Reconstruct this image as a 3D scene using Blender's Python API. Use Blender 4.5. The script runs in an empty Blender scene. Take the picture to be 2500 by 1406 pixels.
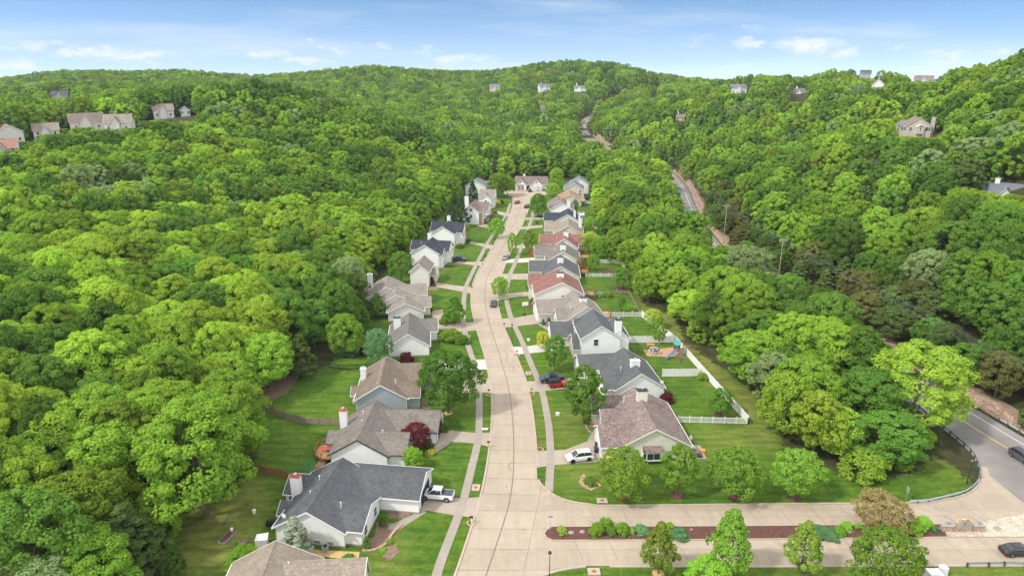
import bpy, math, random
import numpy as np
from mathutils import Vector, Matrix
R = math.radians
sc = bpy.context.scene
# ------------------------------------------------------------------ camera, sky, sun, exposure
PITCH = R(18.35); CAMH = 66.0; FOC = 1667.0
cam = bpy.data.cameras.new('camera'); camo = bpy.data.objects.new('camera', cam)
sc.collection.objects.link(camo); sc.camera = camo
camo.location = (0, 0, CAMH); camo.rotation_euler = (R(90) - PITCH, 0, 0)
cam.sensor_width = 36; cam.lens = 36 * FOC / 2500; cam.clip_start = 1; cam.clip_end = 12000
SUN_EL, SUN_AZ = R(47), R(-116)          # azimuth from +Y towards +X (negative = left of the view)
EXPO = 0.18
sun = bpy.data.lights.new('sun', 'SUN'); suno = bpy.data.objects.new('sun', sun); sc.collection.objects.link(suno)
sun.energy = 2.9; sun.angle = R(5); sun.color = (1.0, 0.95, 0.86)
sd = Vector((math.sin(SUN_AZ) * math.cos(SUN_EL), math.cos(SUN_AZ) * math.cos(SUN_EL), math.sin(SUN_EL)))
suno.rotation_euler = sd.to_track_quat('Z', 'Y').to_euler()
W = bpy.data.worlds.new("World"); sc.world = W; W.use_nodes = True
sc.view_settings.view_transform = 'Standard'; sc.view_settings.look = 'None'
sc.view_settings.gamma = 1; sc.view_settings.exposure = EXPO
sc.cycles.max_bounces = 6; sc.cycles.diffuse_bounces = 3; sc.cycles.glossy_bounces = 2
sc.cycles.transmission_bounces = 3; sc.cycles.transparent_max_bounces = 4
sc.cycles.use_denoising = True; sc.cycles.sample_clamp_indirect = 4

def ray(px, py):
    a = (px - 1250) / FOC; b = -(py - 703) / FOC
    return (a, math.cos(PITCH) + b * math.sin(PITCH), -math.sin(PITCH) + b * math.cos(PITCH))
def G(px, py, z=0.0):
    d = ray(px, py); t = (z - CAMH) / d[2]
    return (d[0] * t, d[1] * t)
def AT(px, py, D):                      # point at forward distance D on the ray
    d = ray(px, py); t = D / d[1]
    return (d[0] * t, D, CAMH + d[2] * t)
def z1(*p): return (500 + p[0] / 3.571, 1050 + p[1] / 3.571)
def z2(*p): return (750 + p[0] / 3.516, 700 + p[1] / 3.516)
def z3(*p): return (850 + p[0] / 4.136, 420 + p[1] / 4.136)
def z4(*p): return (1200 + p[0] / 3.571, 880 + p[1] / 3.571)
def z5(*p): return (1200 + p[0] / 3.571, 620 + p[1] / 3.571)
def z6(*p): return (1200 + p[0] / 5.8575, 400 + p[1] / 5.8575)
def z7(*p): return (1900 + p[0] / 3.463, 1000 + p[1] / 3.463)

def world_nodes():
    nt = W.node_tree; nt.nodes.clear(); N = nt.nodes; L = nt.links
    out = N.new('ShaderNodeOutputWorld'); bg = N.new('ShaderNodeBackground')
    tc = N.new('ShaderNodeTexCoord')
    mp = N.new('ShaderNodeMapping'); mp.inputs['Scale'].default_value = (1, 1, 2.6)
    add = N.new('ShaderNodeVectorMath'); add.operation = 'ADD'; add.inputs[1].default_value = (0, 0, 0.20)
    L.new(tc.outputs['Generated'], mp.inputs['Vector']); L.new(mp.outputs[0], add.inputs[0])
    sky = N.new('ShaderNodeTexSky'); sky.sky_type = 'NISHITA'; sky.sun_disc = False
    sky.sun_elevation = SUN_EL; sky.sun_rotation = SUN_AZ; sky.air_density = 1.0; sky.dust_density = 0.4; sky.ozone_density = 2.0
    L.new(add.outputs[0], sky.inputs['Vector'])
    bg.inputs['Strength'].default_value = 0.15
    sep = N.new('ShaderNodeSeparateXYZ'); L.new(tc.outputs['Generated'], sep.inputs[0])
    def m(op, a, b=None, clamp=False):
        n = N.new('ShaderNodeMath'); n.operation = op; n.use_clamp = clamp
        for i, v in enumerate((a, b)):
            if v is None: continue
            if isinstance(v, (int, float)): n.inputs[i].default_value = v
            else: L.new(v, n.inputs[i])
        return n.outputs[0]
    yy = m('MAXIMUM', sep.outputs[1], 0.05)
    u = m('DIVIDE', sep.outputs[0], yy); v = m('DIVIDE', sep.outputs[2], yy)
    cmb = N.new('ShaderNodeCombineXYZ'); L.new(u, cmb.inputs[0]); L.new(v, cmb.inputs[1])
    def noise(scale, sx, sy, det=6):
        mm = N.new('ShaderNodeMapping'); mm.inputs['Scale'].default_value = (sx, sy, 1); L.new(cmb.outputs[0], mm.inputs[0])
        n = N.new('ShaderNodeTexNoise'); n.inputs['Scale'].default_value = scale; n.inputs['Detail'].default_value = det
        n.inputs['Roughness'].default_value = 0.6
        L.new(mm.outputs[0], n.inputs['Vector']); return n.outputs[0]
    n1 = noise(26, 1, 2.6); n2 = noise(90, 1, 2.0, 4); cir = noise(2.2, 1, 9.0)
    nd = m('ADD', m('MULTIPLY', m('SUBTRACT', n1, 0.5), 3.0), m('MULTIPLY', m('SUBTRACT', n2, 0.5), 1.1))
    clouds = [(80,112,90,13,1),(200,126,110,13,1),(330,134,100,13,1),(30,158,60,13,.9),(400,150,60,10,.7),(650,131,80,11,.9),(745,150,80,10,.9),
              (820,122,50,10,.7),(1050,128,40,12,.7),(1120,148,90,14,.8),(1190,157,40,10,.7),(940,113,32,9,.6),(760,100,18,7,.6),
              (1825,106,42,14,.8),(1845,73,40,7,.5),(1985,112,85,24,1.1),(2050,128,50,14,.9),(1930,108,40,12,.8),(2310,138,85,20,.9),(2430,128,50,10,.8),(1700,103,50,12,.55),(2190,118,40,10,.4)]
    tot = None
    for (px, py, rw, rh, st) in clouds:
        d = ray(px, py); cu, cv = d[0] / d[1], d[2] / d[1]
        ru = rw / FOC * 1.1; rv = rh / FOC * 1.3
        a = m('DIVIDE', m('SUBTRACT', u, cu), ru); b = m('DIVIDE', m('SUBTRACT', v, cv), rv)
        r2 = m('ADD', m('MULTIPLY', a, a), m('MULTIPLY', b, b))
        val = m('MULTIPLY', m('SUBTRACT', 1.0, r2), st)
        tot = val if tot is None else m('MAXIMUM', tot, val)
    tot = m('MAXIMUM', tot, -3.0)
    dens = m('ADD', m('MULTIPLY', tot, 0.9), nd)
    mr = N.new('ShaderNodeMapRange'); mr.inputs['From Min'].default_value = 0.0; mr.inputs['From Max'].default_value = 1.5
    mr.interpolation_type = 'SMOOTHSTEP'; L.new(dens, mr.inputs['Value'])
    mr2 = N.new('ShaderNodeMapRange'); mr2.inputs['From Min'].default_value = 0.48; mr2.inputs['From Max'].default_value = 0.78
    mr2.inputs['To Max'].default_value = 0.5; L.new(cir, mr2.inputs['Value'])
    cover = m('MAXIMUM', m('MULTIPLY', mr.outputs[0], 0.8), mr2.outputs[0], True)
    mix = N.new('ShaderNodeMix'); mix.data_type = 'RGBA'
    # blue-ing of the clear sky towards the zenith side of the picture
    hz = N.new('ShaderNodeMapRange'); hz.inputs['From Min'].default_value = -0.01; hz.inputs['From Max'].default_value = 0.085; L.new(v, hz.inputs['Value'])
    ramp = N.new('ShaderNodeValToRGB'); ramp.color_ramp.elements[0].color = (1.55, 1.42, 1.32, 1); ramp.color_ramp.elements[1].color = (1.10, 1.32, 1.31, 1)
    L.new(hz.outputs[0], ramp.inputs[0])
    mul = N.new('ShaderNodeMix'); mul.data_type = 'RGBA'; mul.blend_type = 'MULTIPLY'; mul.inputs[0].default_value = 1
    L.new(sky.outputs[0], mul.inputs[6]); L.new(ramp.outputs[0], mul.inputs[7])
    L.new(cover, mix.inputs[0]); L.new(mul.outputs[2], mix.inputs[6]); mix.inputs[7].default_value = (6.6, 6.6, 6.7, 1)
    # bright white haze added to unseen sky overhead and behind the camera, lights the walls
    fill_veil = N.new('ShaderNodeMapRange'); fill_veil.inputs['From Min'].default_value = 0.10; fill_veil.inputs['From Max'].default_value = 0.45; fill_veil.inputs['To Max'].default_value = 0.85
    L.new(m('ADD', sep.outputs[2], m('MULTIPLY', m('MAXIMUM', m('MULTIPLY', sep.outputs[1], -1.0), 0.0), 0.55)), fill_veil.inputs['Value'])
    mv = N.new('ShaderNodeMix'); mv.data_type = 'RGBA'; L.new(fill_veil.outputs[0], mv.inputs[0]); L.new(mix.outputs[2], mv.inputs[6]); mv.inputs[7].default_value = (9.6, 9.6, 9.6, 1)
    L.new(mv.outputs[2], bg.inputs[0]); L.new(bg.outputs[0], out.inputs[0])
world_nodes()

# ------------------------------------------------------------------ helpers
C = sc.collection
def link(o):
    C.objects.link(o); return o
def tag(o, label=None, cat=None, group=None, kind=None):
    if label: o['label'] = label
    if cat: o['category'] = cat
    if group: o['group'] = group
    if kind: o['kind'] = kind
    return o
def thing(name, label, cat, loc=(0, 0, 0), rz=0, group=None):
    o = bpy.data.objects.new(name, None); link(o); o.empty_display_size = 0.5
    o.location = loc; o.rotation_euler = (0, 0, rz)
    return tag(o, label, cat, group)
class MB:
    def __init__(s): s.v = []; s.f = []
    def add(s, vs, fs):
        n = len(s.v); s.v += [tuple(p) for p in vs]; s.f += [tuple(i + n for i in f) for f in fs]; return s
    def box(s, x0, x1, y0, y1, z0, z1):
        return s.add([(x0,y0,z0),(x1,y0,z0),(x1,y1,z0),(x0,y1,z0),(x0,y0,z1),(x1,y0,z1),(x1,y1,z1),(x0,y1,z1)],
                     [(3,2,1,0),(4,5,6,7),(0,1,5,4),(1,2,6,5),(2,3,7,6),(3,0,4,7)])
    def prism(s, pts, z0, z1):
        n = len(pts)
        return s.add([(p[0], p[1], z0) for p in pts] + [(p[0], p[1], z1) for p in pts],
                     [tuple(range(n))[::-1], tuple(range(n, 2 * n))] + [(i, (i + 1) % n, n + (i + 1) % n, n + i) for i in range(n)])
    def sheet(s, pts, z): return s.add([(p[0], p[1], z) for p in pts], [tuple(range(len(pts)))])
    def ext(s, prof, a0, a1, axis):            # profile (w, z) extruded along axis 'v' or 'u'
        n = len(prof); mk = (lambda w, z, a: (w, a, z)) if axis == 'v' else (lambda w, z, a: (a, w, z))
        return s.add([mk(w, z, a0) for w, z in prof] + [mk(w, z, a1) for w, z in prof],
                     [tuple(range(n)), tuple(range(n, 2 * n))[::-1]] + [(i, n + i, n + (i + 1) % n, (i + 1) % n) for i in range(n)])
    def tube(s, p0, p1, r0, r1=None, n=8):
        r1 = r0 if r1 is None else r1; p0 = Vector(p0); p1 = Vector(p1); d = (p1 - p0).normalized()
        a = d.orthogonal().normalized(); b = d.cross(a); vs = []
        for p, r in ((p0, r0), (p1, r1)):
            for k in range(n):
                t = 2 * math.pi * k / n; vs.append(p + (a * math.cos(t) + b * math.sin(t)) * r)
        return s.add(vs, [tuple(range(n))[::-1], tuple(range(n, 2 * n))] + [(k, (k + 1) % n, n + (k + 1) % n, n + k) for k in range(n)])
    def lathe(s, prof, c=(0, 0), n=12):        # (r, z) list
        vs = []; fs = []
        for r, z in prof:
            for k in range(n):
                t = 2 * math.pi * k / n; vs.append((c[0] + r * math.cos(t), c[1] + r * math.sin(t), z))
        for j in range(len(prof) - 1):
            for k in range(n):
                fs.append((j*n+k, j*n+(k+1)%n, (j+1)*n+(k+1)%n, (j+1)*n+k))
        fs.append(tuple(range(n))[::-1]); fs.append(tuple(range((len(prof)-1)*n, len(prof)*n)))
        return s.add(vs, fs)
    def build(s, name, mat, parent=None, smooth=False):
        me = bpy.data.meshes.new(name); me.from_pydata(s.v, [], s.f); me.materials.append(mat)
        if smooth: me.polygons.foreach_set('use_smooth', [True] * len(me.polygons))
        me.update(); o = link(bpy.data.objects.new(name, me))
        if parent: o.parent = parent
        return o
def copy_tree(o, parent=None):
    c = o.copy(); C.objects.link(c); c.parent = parent
    for ch in list(o.children):
        copy_tree(ch, c)
    return c

# ------------------------------------------------------------------ materials
def newmat(name):
    m = bpy.data.materials.new(name); m.use_nodes = True; nt = m.node_tree; nt.nodes.clear()
    out = nt.nodes.new('ShaderNodeOutputMaterial'); return m, nt.nodes, nt.links, out
def nz(N, L, vec, scale, det=4, rough=0.55, stretch=None):
    if stretch:
        mp = N.new('ShaderNodeMapping'); mp.inputs['Scale'].default_value = stretch; L.new(vec, mp.inputs[0]); vec = mp.outputs[0]
    n = N.new('ShaderNodeTexNoise'); n.inputs['Scale'].default_value = scale; n.inputs['Detail'].default_value = det
    n.inputs['Roughness'].default_value = rough; L.new(vec, n.inputs['Vector']); return n.outputs[0]
def mr(N, L, val, a, b, c, d):
    n = N.new('ShaderNodeMapRange'); n.inputs[1].default_value = a; n.inputs[2].default_value = b
    n.inputs[3].default_value = c; n.inputs[4].default_value = d; L.new(val, n.inputs[0]); return n.outputs[0]
def mixc(N, L, fac, a, b, mode='MIX'):
    n = N.new('ShaderNodeMix'); n.data_type = 'RGBA'; n.blend_type = mode
    for i, v in ((0, fac), (6, a), (7, b)):
        if isinstance(v, (int, float)): n.inputs[i].default_value = v
        elif isinstance(v, tuple): n.inputs[i].default_value = v if len(v) == 4 else (*v, 1)
        else: L.new(v, n.inputs[i])
    return n.outputs[2]
def pbr(name, col, rough=0.7, metal=0, spec=0.5, var=0.12, scale=1.5, fine=None, alt=None, bump=None):
    """plain procedural material: base colour, slow variation, optional fine grain (scale, amount) and second colour"""
    m, N, L, out = newmat(name); b = N.new('ShaderNodeBsdfPrincipled'); L.new(b.outputs[0], out.inputs[0])
    b.inputs['Roughness'].default_value = rough; b.inputs['Metallic'].default_value = metal; b.inputs['Specular IOR Level'].default_value = spec
    tc = N.new('ShaderNodeTexCoord').outputs['Object']
    c = mixc(N, L, mr(N, L, nz(N, L, tc, scale), .3, .7, 0, 1), tuple(x * (1 - var) for x in col), tuple(min(1, x * (1 + var)) for x in (alt or col)))
    if fine:
        g = mr(N, L, nz(N, L, tc, fine[0], 2, .5, fine[2] if len(fine) > 2 else None), .35, .65, 1 - fine[1], 1 + fine[1])
        cc = N.new('ShaderNodeCombineColor'); [L.new(g, cc.inputs[i]) for i in range(3)]
        c = mixc(N, L, 1.0, c, cc.outputs[0], 'MULTIPLY')
    L.new(c, b.inputs['Base Color'])
    if bump:
        bp = N.new('ShaderNodeBump'); bp.inputs['Strength'].default_value = bump[1]; bp.inputs['Distance'].default_value = 0.05
        L.new(nz(N, L, tc, bump[0], 3), bp.inputs['Height']); L.new(bp.outputs[0], b.inputs['Normal'])
    return m
def siding(name, col):
    m, N, L, out = newmat(name); b = N.new('ShaderNodeBsdfPrincipled'); L.new(b.outputs[0], out.inputs[0])
    b.inputs['Roughness'].default_value = 0.55
    tc = N.new('ShaderNodeTexCoord').outputs['Object']
    sep = N.new('ShaderNodeSeparateXYZ'); L.new(tc, sep.inputs[0])
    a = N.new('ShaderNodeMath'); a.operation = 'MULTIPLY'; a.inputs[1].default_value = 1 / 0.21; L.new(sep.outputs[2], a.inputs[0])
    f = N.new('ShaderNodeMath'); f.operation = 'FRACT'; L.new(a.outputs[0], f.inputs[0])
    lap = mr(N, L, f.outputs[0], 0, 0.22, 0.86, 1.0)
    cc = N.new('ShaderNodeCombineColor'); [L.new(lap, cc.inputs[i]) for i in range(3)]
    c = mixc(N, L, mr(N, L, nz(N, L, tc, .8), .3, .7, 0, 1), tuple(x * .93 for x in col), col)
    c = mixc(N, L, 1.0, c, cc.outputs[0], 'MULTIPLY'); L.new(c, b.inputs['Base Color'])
    return m
def shingle(name, col, mott=0.22):
    m, N, L, out = newmat(name); b = N.new('ShaderNodeBsdfPrincipled'); L.new(b.outputs[0], out.inputs[0])
    b.inputs['Roughness'].default_value = 0.9; b.inputs['Specular IOR Level'].default_value = 0.25
    tc = N.new('ShaderNodeTexCoord').outputs['Object']
    vo = N.new('ShaderNodeTexVoronoi'); vo.inputs['Scale'].default_value = 3.4; mp = N.new('ShaderNodeMapping'); mp.inputs['Scale'].default_value = (1, 1, 1.7)
    L.new(tc, mp.inputs[0]); L.new(mp.outputs[0], vo.inputs['Vector'])
    sp = N.new('ShaderNodeSeparateColor'); L.new(vo.outputs['Color'], sp.inputs[0])
    col = tuple(v * .84 for v in col); k = mr(N, L, sp.outputs[0], 0, 1, 1 - mott, 1 + mott)
    sep = N.new('ShaderNodeSeparateXYZ'); L.new(tc, sep.inputs[0])
    a = N.new('ShaderNodeMath'); a.operation = 'MULTIPLY'; a.inputs[1].default_value = 1 / 0.14; L.new(sep.outputs[2], a.inputs[0])
    f = N.new('ShaderNodeMath'); f.operation = 'FRACT'; L.new(a.outputs[0], f.inputs[0])
    course = mr(N, L, f.outputs[0], 0, 0.3, 0.84, 1.0)
    pr = N.new('ShaderNodeMath'); pr.operation = 'MULTIPLY'; L.new(k, pr.inputs[0]); L.new(course, pr.inputs[1])
    cc = N.new('ShaderNodeCombineColor'); [L.new(pr.outputs[0], cc.inputs[i]) for i in range(3)]
    streak = mr(N, L, nz(N, L, tc, .45, 5, .65), .35, .7, 0, 1)
    c = mixc(N, L, streak, tuple(x * .86 for x in col), tuple(x * 1.12 for x in col))
    c = mixc(N, L, 1.0, c, cc.outputs[0], 'MULTIPLY'); L.new(c, b.inputs['Base Color'])
    return m
def brick(name, c1, c2, mortar, sx=0.22):
    m, N, L, out = newmat(name); b = N.new('ShaderNodeBsdfPrincipled'); L.new(b.outputs[0], out.inputs[0]); b.inputs['Roughness'].default_value = .85
    tc = N.new('ShaderNodeTexCoord').outputs['Object']
    vo = N.new('ShaderNodeTexVoronoi'); vo.inputs['Scale'].default_value = 1 / sx; mp = N.new('ShaderNodeMapping'); mp.inputs['Scale'].default_value = (1, 1, 2.2)
    L.new(tc, mp.inputs[0]); L.new(mp.outputs[0], vo.inputs['Vector'])
    sp = N.new('ShaderNodeSeparateColor'); L.new(vo.outputs['Color'], sp.inputs[0])
    L.new(mixc(N, L, mr(N, L, vo.outputs['Distance'], .5, .75, 0, 1), mixc(N, L, sp.outputs[0], c1, c2), mortar), b.inputs['Base Color'])
    return m
LB = 2.08
def leafmat(name, c1, c2, trans=0.40):
    def ds(c): g = .3 * c[0] + .6 * c[1] + .1 * c[2]; return tuple(LB * (v * .93 + g * .07) for v in c)
    c1 = ds(c1); c2 = ds(c2)
    m, N, L, out = newmat(name)
    oi = N.new('ShaderNodeObjectInfo'); at = N.new('ShaderNodeAttribute'); at.attribute_name = 'tint'
    s = N.new('ShaderNodeMath'); s.operation = 'MULTIPLY_ADD'; s.inputs[1].default_value = 0.55; L.new(at.outputs['Fac'], s.inputs[0])
    r = N.new('ShaderNodeMath'); r.operation = 'MULTIPLY'; r.inputs[1].default_value = 0.45; L.new(oi.outputs['Random'], r.inputs[0]); L.new(r.outputs[0], s.inputs[2])
    col = mixc(N, L, s.outputs[0], c1, c2)
    hs = N.new('ShaderNodeHueSaturation'); L.new(col, hs.inputs['Color'])
    rr = N.new('ShaderNodeMath'); rr.operation = 'MULTIPLY'; rr.inputs[1].default_value = 7.31; L.new(oi.outputs['Random'], rr.inputs[0])
    fr = N.new('ShaderNodeMath'); fr.operation = 'FRACT'; L.new(rr.outputs[0], fr.inputs[0])
    L.new(mr(N, L, fr.outputs[0], 0, 1, .75, 1.25), hs.inputs['Value']); L.new(mr(N, L, oi.outputs['Random'], 0, 1, .488, .512), hs.inputs['Hue'])
    d = N.new('ShaderNodeBsdfDiffuse'); t = N.new('ShaderNodeBsdfTranslucent'); mx = N.new('ShaderNodeMixShader'); mx.inputs[0].default_value = trans
    L.new(hs.outputs[0], d.inputs[0])
    tw = mixc(N, L, 1.0, hs.outputs[0], (1.25, 1.15, 0.55), 'MULTIPLY'); L.new(tw, t.inputs[0])
    L.new(d.outputs[0], mx.inputs[1]); L.new(t.outputs[0], mx.inputs[2]); L.new(mx.outputs[0], out.inputs[0])
    return m
LEAF = {
    'lime':  leafmat('leaf_lime', (.125, .205, .014), (.200, .290, .022)),
    'mid':   leafmat('leaf_mid', (.088, .160, .012), (.152, .245, .018)),
    'deep':  leafmat('leaf_deep', (.048, .105, .014), (.088, .170, .018)),
    'olive': leafmat('leaf_olive', (.070, .080, .020), (.115, .120, .032)),
    'grey':  leafmat('leaf_grey', (.110, .165, .060), (.165, .230, .090)),
    'cedar': leafmat('leaf_cedar', (.040, .072, .016), (.075, .112, .026), .25),
    'spruce': leafmat('leaf_spruce', (.020, .055, .020), (.045, .090, .030), .15),
    'silver': leafmat('leaf_silver', (.16, .19, .13), (.26, .30, .22), .2),
    'purple': leafmat('leaf_purple', (.045, .008, .012), (.095, .016, .024), .25),
    'bronze': leafmat('leaf_bronze', (.115, .085, .035), (.180, .150, .050), .3),
    'yellow': leafmat('leaf_yellow', (.28, .32, .02), (.38, .40, .03)),
    'teal':  leafmat('leaf_teal', (.045, .110, .042), (.075, .155, .058), .2),
    'twig':  leafmat('leaf_twig', (.13, .11, .085), (.19, .16, .125), .1),
}
M = {}
M['bark'] = pbr('bark', (.13, .105, .08), .95, var=.3, scale=3)
M['palebark'] = pbr('pale_bark', (.38, .34, .28), .9, var=.25, scale=3)
M['concrete'] = pbr('street_concrete', (.365, .30, .235), .85, var=.06, scale=.25, fine=(9, .05), alt=(.40, .335, .27))
def slabs(name, col, alt):
    m, N, L, out = newmat(name); b = N.new('ShaderNodeBsdfPrincipled'); L.new(b.outputs[0], out.inputs[0]); b.inputs['Roughness'].default_value = .88
    tc = N.new('ShaderNodeTexCoord').outputs['Object']; sep = N.new('ShaderNodeSeparateXYZ'); L.new(tc, sep.inputs[0])
    a = N.new('ShaderNodeMath'); a.operation = 'MULTIPLY_ADD'; a.inputs[1].default_value = 1 / 4.35; a.inputs[2].default_value = -72 / 4.35; L.new(sep.outputs[1], a.inputs[0])
    f = N.new('ShaderNodeMath'); f.operation = 'FLOOR'; L.new(a.outputs[0], f.inputs[0])
    w = N.new('ShaderNodeTexWhiteNoise'); w.noise_dimensions = '1D'; L.new(f.outputs[0], w.inputs['W'])
    c = mixc(N, L, mr(N, L, nz(N, L, tc, .18, 4), .3, .7, 0, 1), col, alt)
    k1 = mr(N, L, w.outputs['Value'], 0, 1, .95, 1.05); k2 = mr(N, L, nz(N, L, tc, .9, 6, .75), .35, .75, 1.04, .86); k3 = mr(N, L, nz(N, L, tc, 11, 3, .6), .3, .7, .95, 1.05)
    k4 = mr(N, L, nz(N, L, tc, 1.1, 3, .6, (1, .06, 1)), .45, .75, 1.0, .90)
    k = k1
    for q in (k2, k3, k4):
        mm = N.new('ShaderNodeMath'); mm.operation = 'MULTIPLY'; L.new(k, mm.inputs[0]); L.new(q, mm.inputs[1]); k = mm.outputs[0]
    cc = N.new('ShaderNodeCombineColor'); [L.new(k, cc.inputs[i]) for i in range(3)]
    L.new(mixc(N, L, 1.0, c, cc.outputs[0], 'MULTIPLY'), b.inputs['Base Color']); return m
M['concrete'] = slabs('street_concrete', (.38, .31, .235), (.435, .36, .28))
M['walk'] = pbr('walk_concrete', (.32, .28, .235), .9, var=.10, scale=.35, fine=(8, .06))
M['drive'] = pbr('drive_concrete', (.37, .31, .25), .9, var=.08, scale=.3, fine=(8, .05))
M['drivewhite'] = pbr('new_concrete', (.52, .49, .455), .9, var=.04, scale=.3)
M['kerb'] = pbr('kerb_concrete', (.43, .35, .28), .9, var=.10, scale=.6)
M['joint'] = pbr('joint_tar', (.16, .12, .10), .9, var=.3, scale=2)
M['asphalt'] = pbr('asphalt', (.20, .185, .175), .9, var=.14, scale=.12, fine=(5, .07), alt=(.25, .23, .215))
M['white_line'] = pbr('white_line', (.78, .77, .74), .7, var=.06)
M['yellow_line'] = pbr('yellow_line', (.62, .42, .12), .7, var=.15)
M['mulch'] = pbr('mulch', (.115, .048, .040), .95, var=.3, scale=3, fine=(7, .45))
M['soil'] = pbr('soil_bed', (.22, .14, .10), .95, var=.3, scale=2, fine=(9, .3))
M['straw'] = pbr('straw_bed', (.55, .38, .15), .95, var=.25, scale=3)
M['rock'] = pbr('cut_rock', (.30, .21, .15), .95, var=.35, scale=.8, fine=(3, .35), bump=(2, .6))
M['gravel'] = pbr('river_gravel', (.50, .42, .34), .95, var=.15, scale=1, fine=(4, .22))
M['stone'] = brick('ledge_stone', (.42, .29, .19), (.60, .46, .34), (.22, .15, .10), .28)
M['greystone'] = pbr('cast_stone', (.36, .34, .32), .9, var=.15)
M['brick'] = brick('red_brick', (.36, .17, .12), (.46, .25, .18), (.50, .44, .38), .16)
M['whitetrim'] = pbr('white_trim', (.74, .73, .70), .5, var=.05)
M['darktrim'] = pbr('dark_trim', (.055, .04, .035), .6, var=.1)
M['vinyl'] = pbr('white_vinyl', (.78, .78, .78), .45, var=.04)
M['glass'] = pbr('window_glass', (.025, .032, .042), .06, spec=.9, var=.2)
M['blueglass'] = pbr('blue_window_glass', (.10, .14, .17), .1, spec=.8, var=.2)  # paler, bluer glass colour for a few panes
M['shutter'] = pbr('navy_shutter', (.02, .025, .04), .6, var=.1)
M['garagedark'] = pbr('dark_garage_door', (.018, .02, .03), .5, var=.2)
M['garagewhite'] = pbr('white_garage_door', (.70, .69, .66), .5, var=.05)
M['redcap'] = pbr('rusty_chimney_cap', (.42, .07, .03), .7, var=.35, scale=4)
M['metal'] = pbr('galvanised_metal', (.52, .54, .56), .4, metal=.6, var=.1)
M['rail'] = pbr('guardrail_metal', (.42, .47, .52), .45, metal=.5, var=.1)
M['darkmetal'] = pbr('dark_metal', (.03, .03, .035), .5, metal=.3, var=.2)
M['railpost'] = pbr('guardrail_post', (.07, .09, .10), .8, var=.2)
M['woodgrey'] = pbr('weathered_wood', (.30, .24, .18), .9, var=.25, scale=2, fine=(12, .2))
M['woodred'] = pbr('stained_wood', (.33, .13, .06), .85, var=.2, scale=2, fine=(12, .2))
M['deckwood'] = pbr('deck_wood', (.46, .26, .12), .8, var=.2, scale=2, fine=(10, .15))
M['polewood'] = pbr('pole_wood', (.40, .31, .22), .9, var=.2)
M['white'] = pbr('white_plastic', (.80, .80, .80), .5, var=.03)
M['bluebin'] = pbr('navy_plastic', (.02, .045, .13), .5, var=.1)
M['teal'] = pbr('green_canvas', (.05, .30, .25), .8, var=.1)
M['slide'] = pbr('blue_slide', (.05, .24, .42), .4, var=.1)
M['orange'] = pbr('orange_plastic', (.75, .30, .06), .6, var=.1)
M['red'] = pbr('red_plastic', (.62, .05, .03), .5, var=.1)
M['pinkmulch'] = pbr('wood_chips', (.48, .26, .17), .95, var=.15, scale=3, fine=(9, .2))
M['yellow'] = pbr('yellow_paint', (.75, .55, .04), .5, var=.05)
M['tyre'] = pbr('tyre_rubber', (.015, .015, .016), .9, var=.2)
M['rim'] = pbr('wheel_metal', (.30, .30, .32), .35, metal=.7, var=.1)
M['lampglass'] = pbr('lamp_glass', (.5, .48, .42), .2, var=.05)
M['redlight'] = pbr('tail_light_red', (.45, .01, .01), .3, var=.05)
M['headlight'] = pbr('headlight_glass', (.75, .77, .8), .15, var=.05)
M['bedcover'] = pbr('bed_cover', (.07, .075, .085), .75, var=.1)
M['rug'] = pbr('cloth_red', (.45, .08, .06), .9, var=.2)
M['tan'] = pbr('tan_fabric', (.5, .42, .33), .9, var=.2, scale=3)
S = {k: siding('siding_' + k, c) for k, c in dict(cream=(.76, .72, .64), white=(.89, .885, .88), warm=(.80, .77, .72), grey=(.40, .44, .50), beige=(.68, .60, .49),
     tan=(.66, .60, .54), pale=(.80, .77, .71), ivory=(.74, .71, .60)).items()}
RF = {k: shingle('shingle_' + k, c, mo) for k, c, mo in [('slate', (.118, .123, .133), .18), ('charcoal', (.13, .135, .14), .2), ('navy', (.055, .062, .082), .14),
     ('taupe', (.225, .20, .175), .2), ('brown', (.235, .185, .145), .2), ('olive', (.20, .195, .175), .18), ('tan', (.33, .275, .22), .16), ('mauve', (.265, .205, .185), .36),
     ('red', (.29, .145, .12), .2), ('rust', (.40, .24, .17), .16), ('stone', (.31, .27, .235), .16), ('bluegrey', (.20, .22, .25), .14), ('plum', (.24, .185, .17), .2)]}

# ------------------------------------------------------------------ terrain
rng = np.random.default_rng(7)
def seg_dist(X, Y, pl):
    best = np.full(X.shape, 1e9)
    for (ax, ay), (bx, by) in zip(pl[:-1], pl[1:]):
        dx, dy = bx - ax, by - ay; L2 = dx * dx + dy * dy + 1e-9
        t = np.clip(((X - ax) * dx + (Y - ay) * dy) / L2, 0, 1)
        best = np.minimum(best, np.hypot(X - ax - t * dx, Y - ay - t * dy))
    return best
def in_poly(X, Y, pg):
    ins = np.zeros(X.shape, bool); n = len(pg)
    for i in range(n):
        x0, y0 = pg[i]; x1, y1 = pg[(i + 1) % n]
        if y0 == y1: continue
        c = ((y0 > Y) != (y1 > Y)) & (X < (x1 - x0) * (Y - y0) / (y1 - y0) + x0)
        ins ^= c
    return ins
HWY = [(96, 40), (94, 70), (91.5, 95), (87.5, 116), (83.5, 145), (79, 180), (74.5, 215), (73, 250), (77.5, 295), (83.5, 335), (90, 375), (94, 415), (93, 455),
       (84, 500), (75, 540), (70, 590), (68, 640), (68, 690), (75, 745), (92, 800), (120, 850), (158, 905), (195, 965), (215, 1030)]
HZ = {640: 0, 690: 2, 745: 5, 800: 8, 850: 11, 905: 14, 965: 18, 1030: 20}
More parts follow.
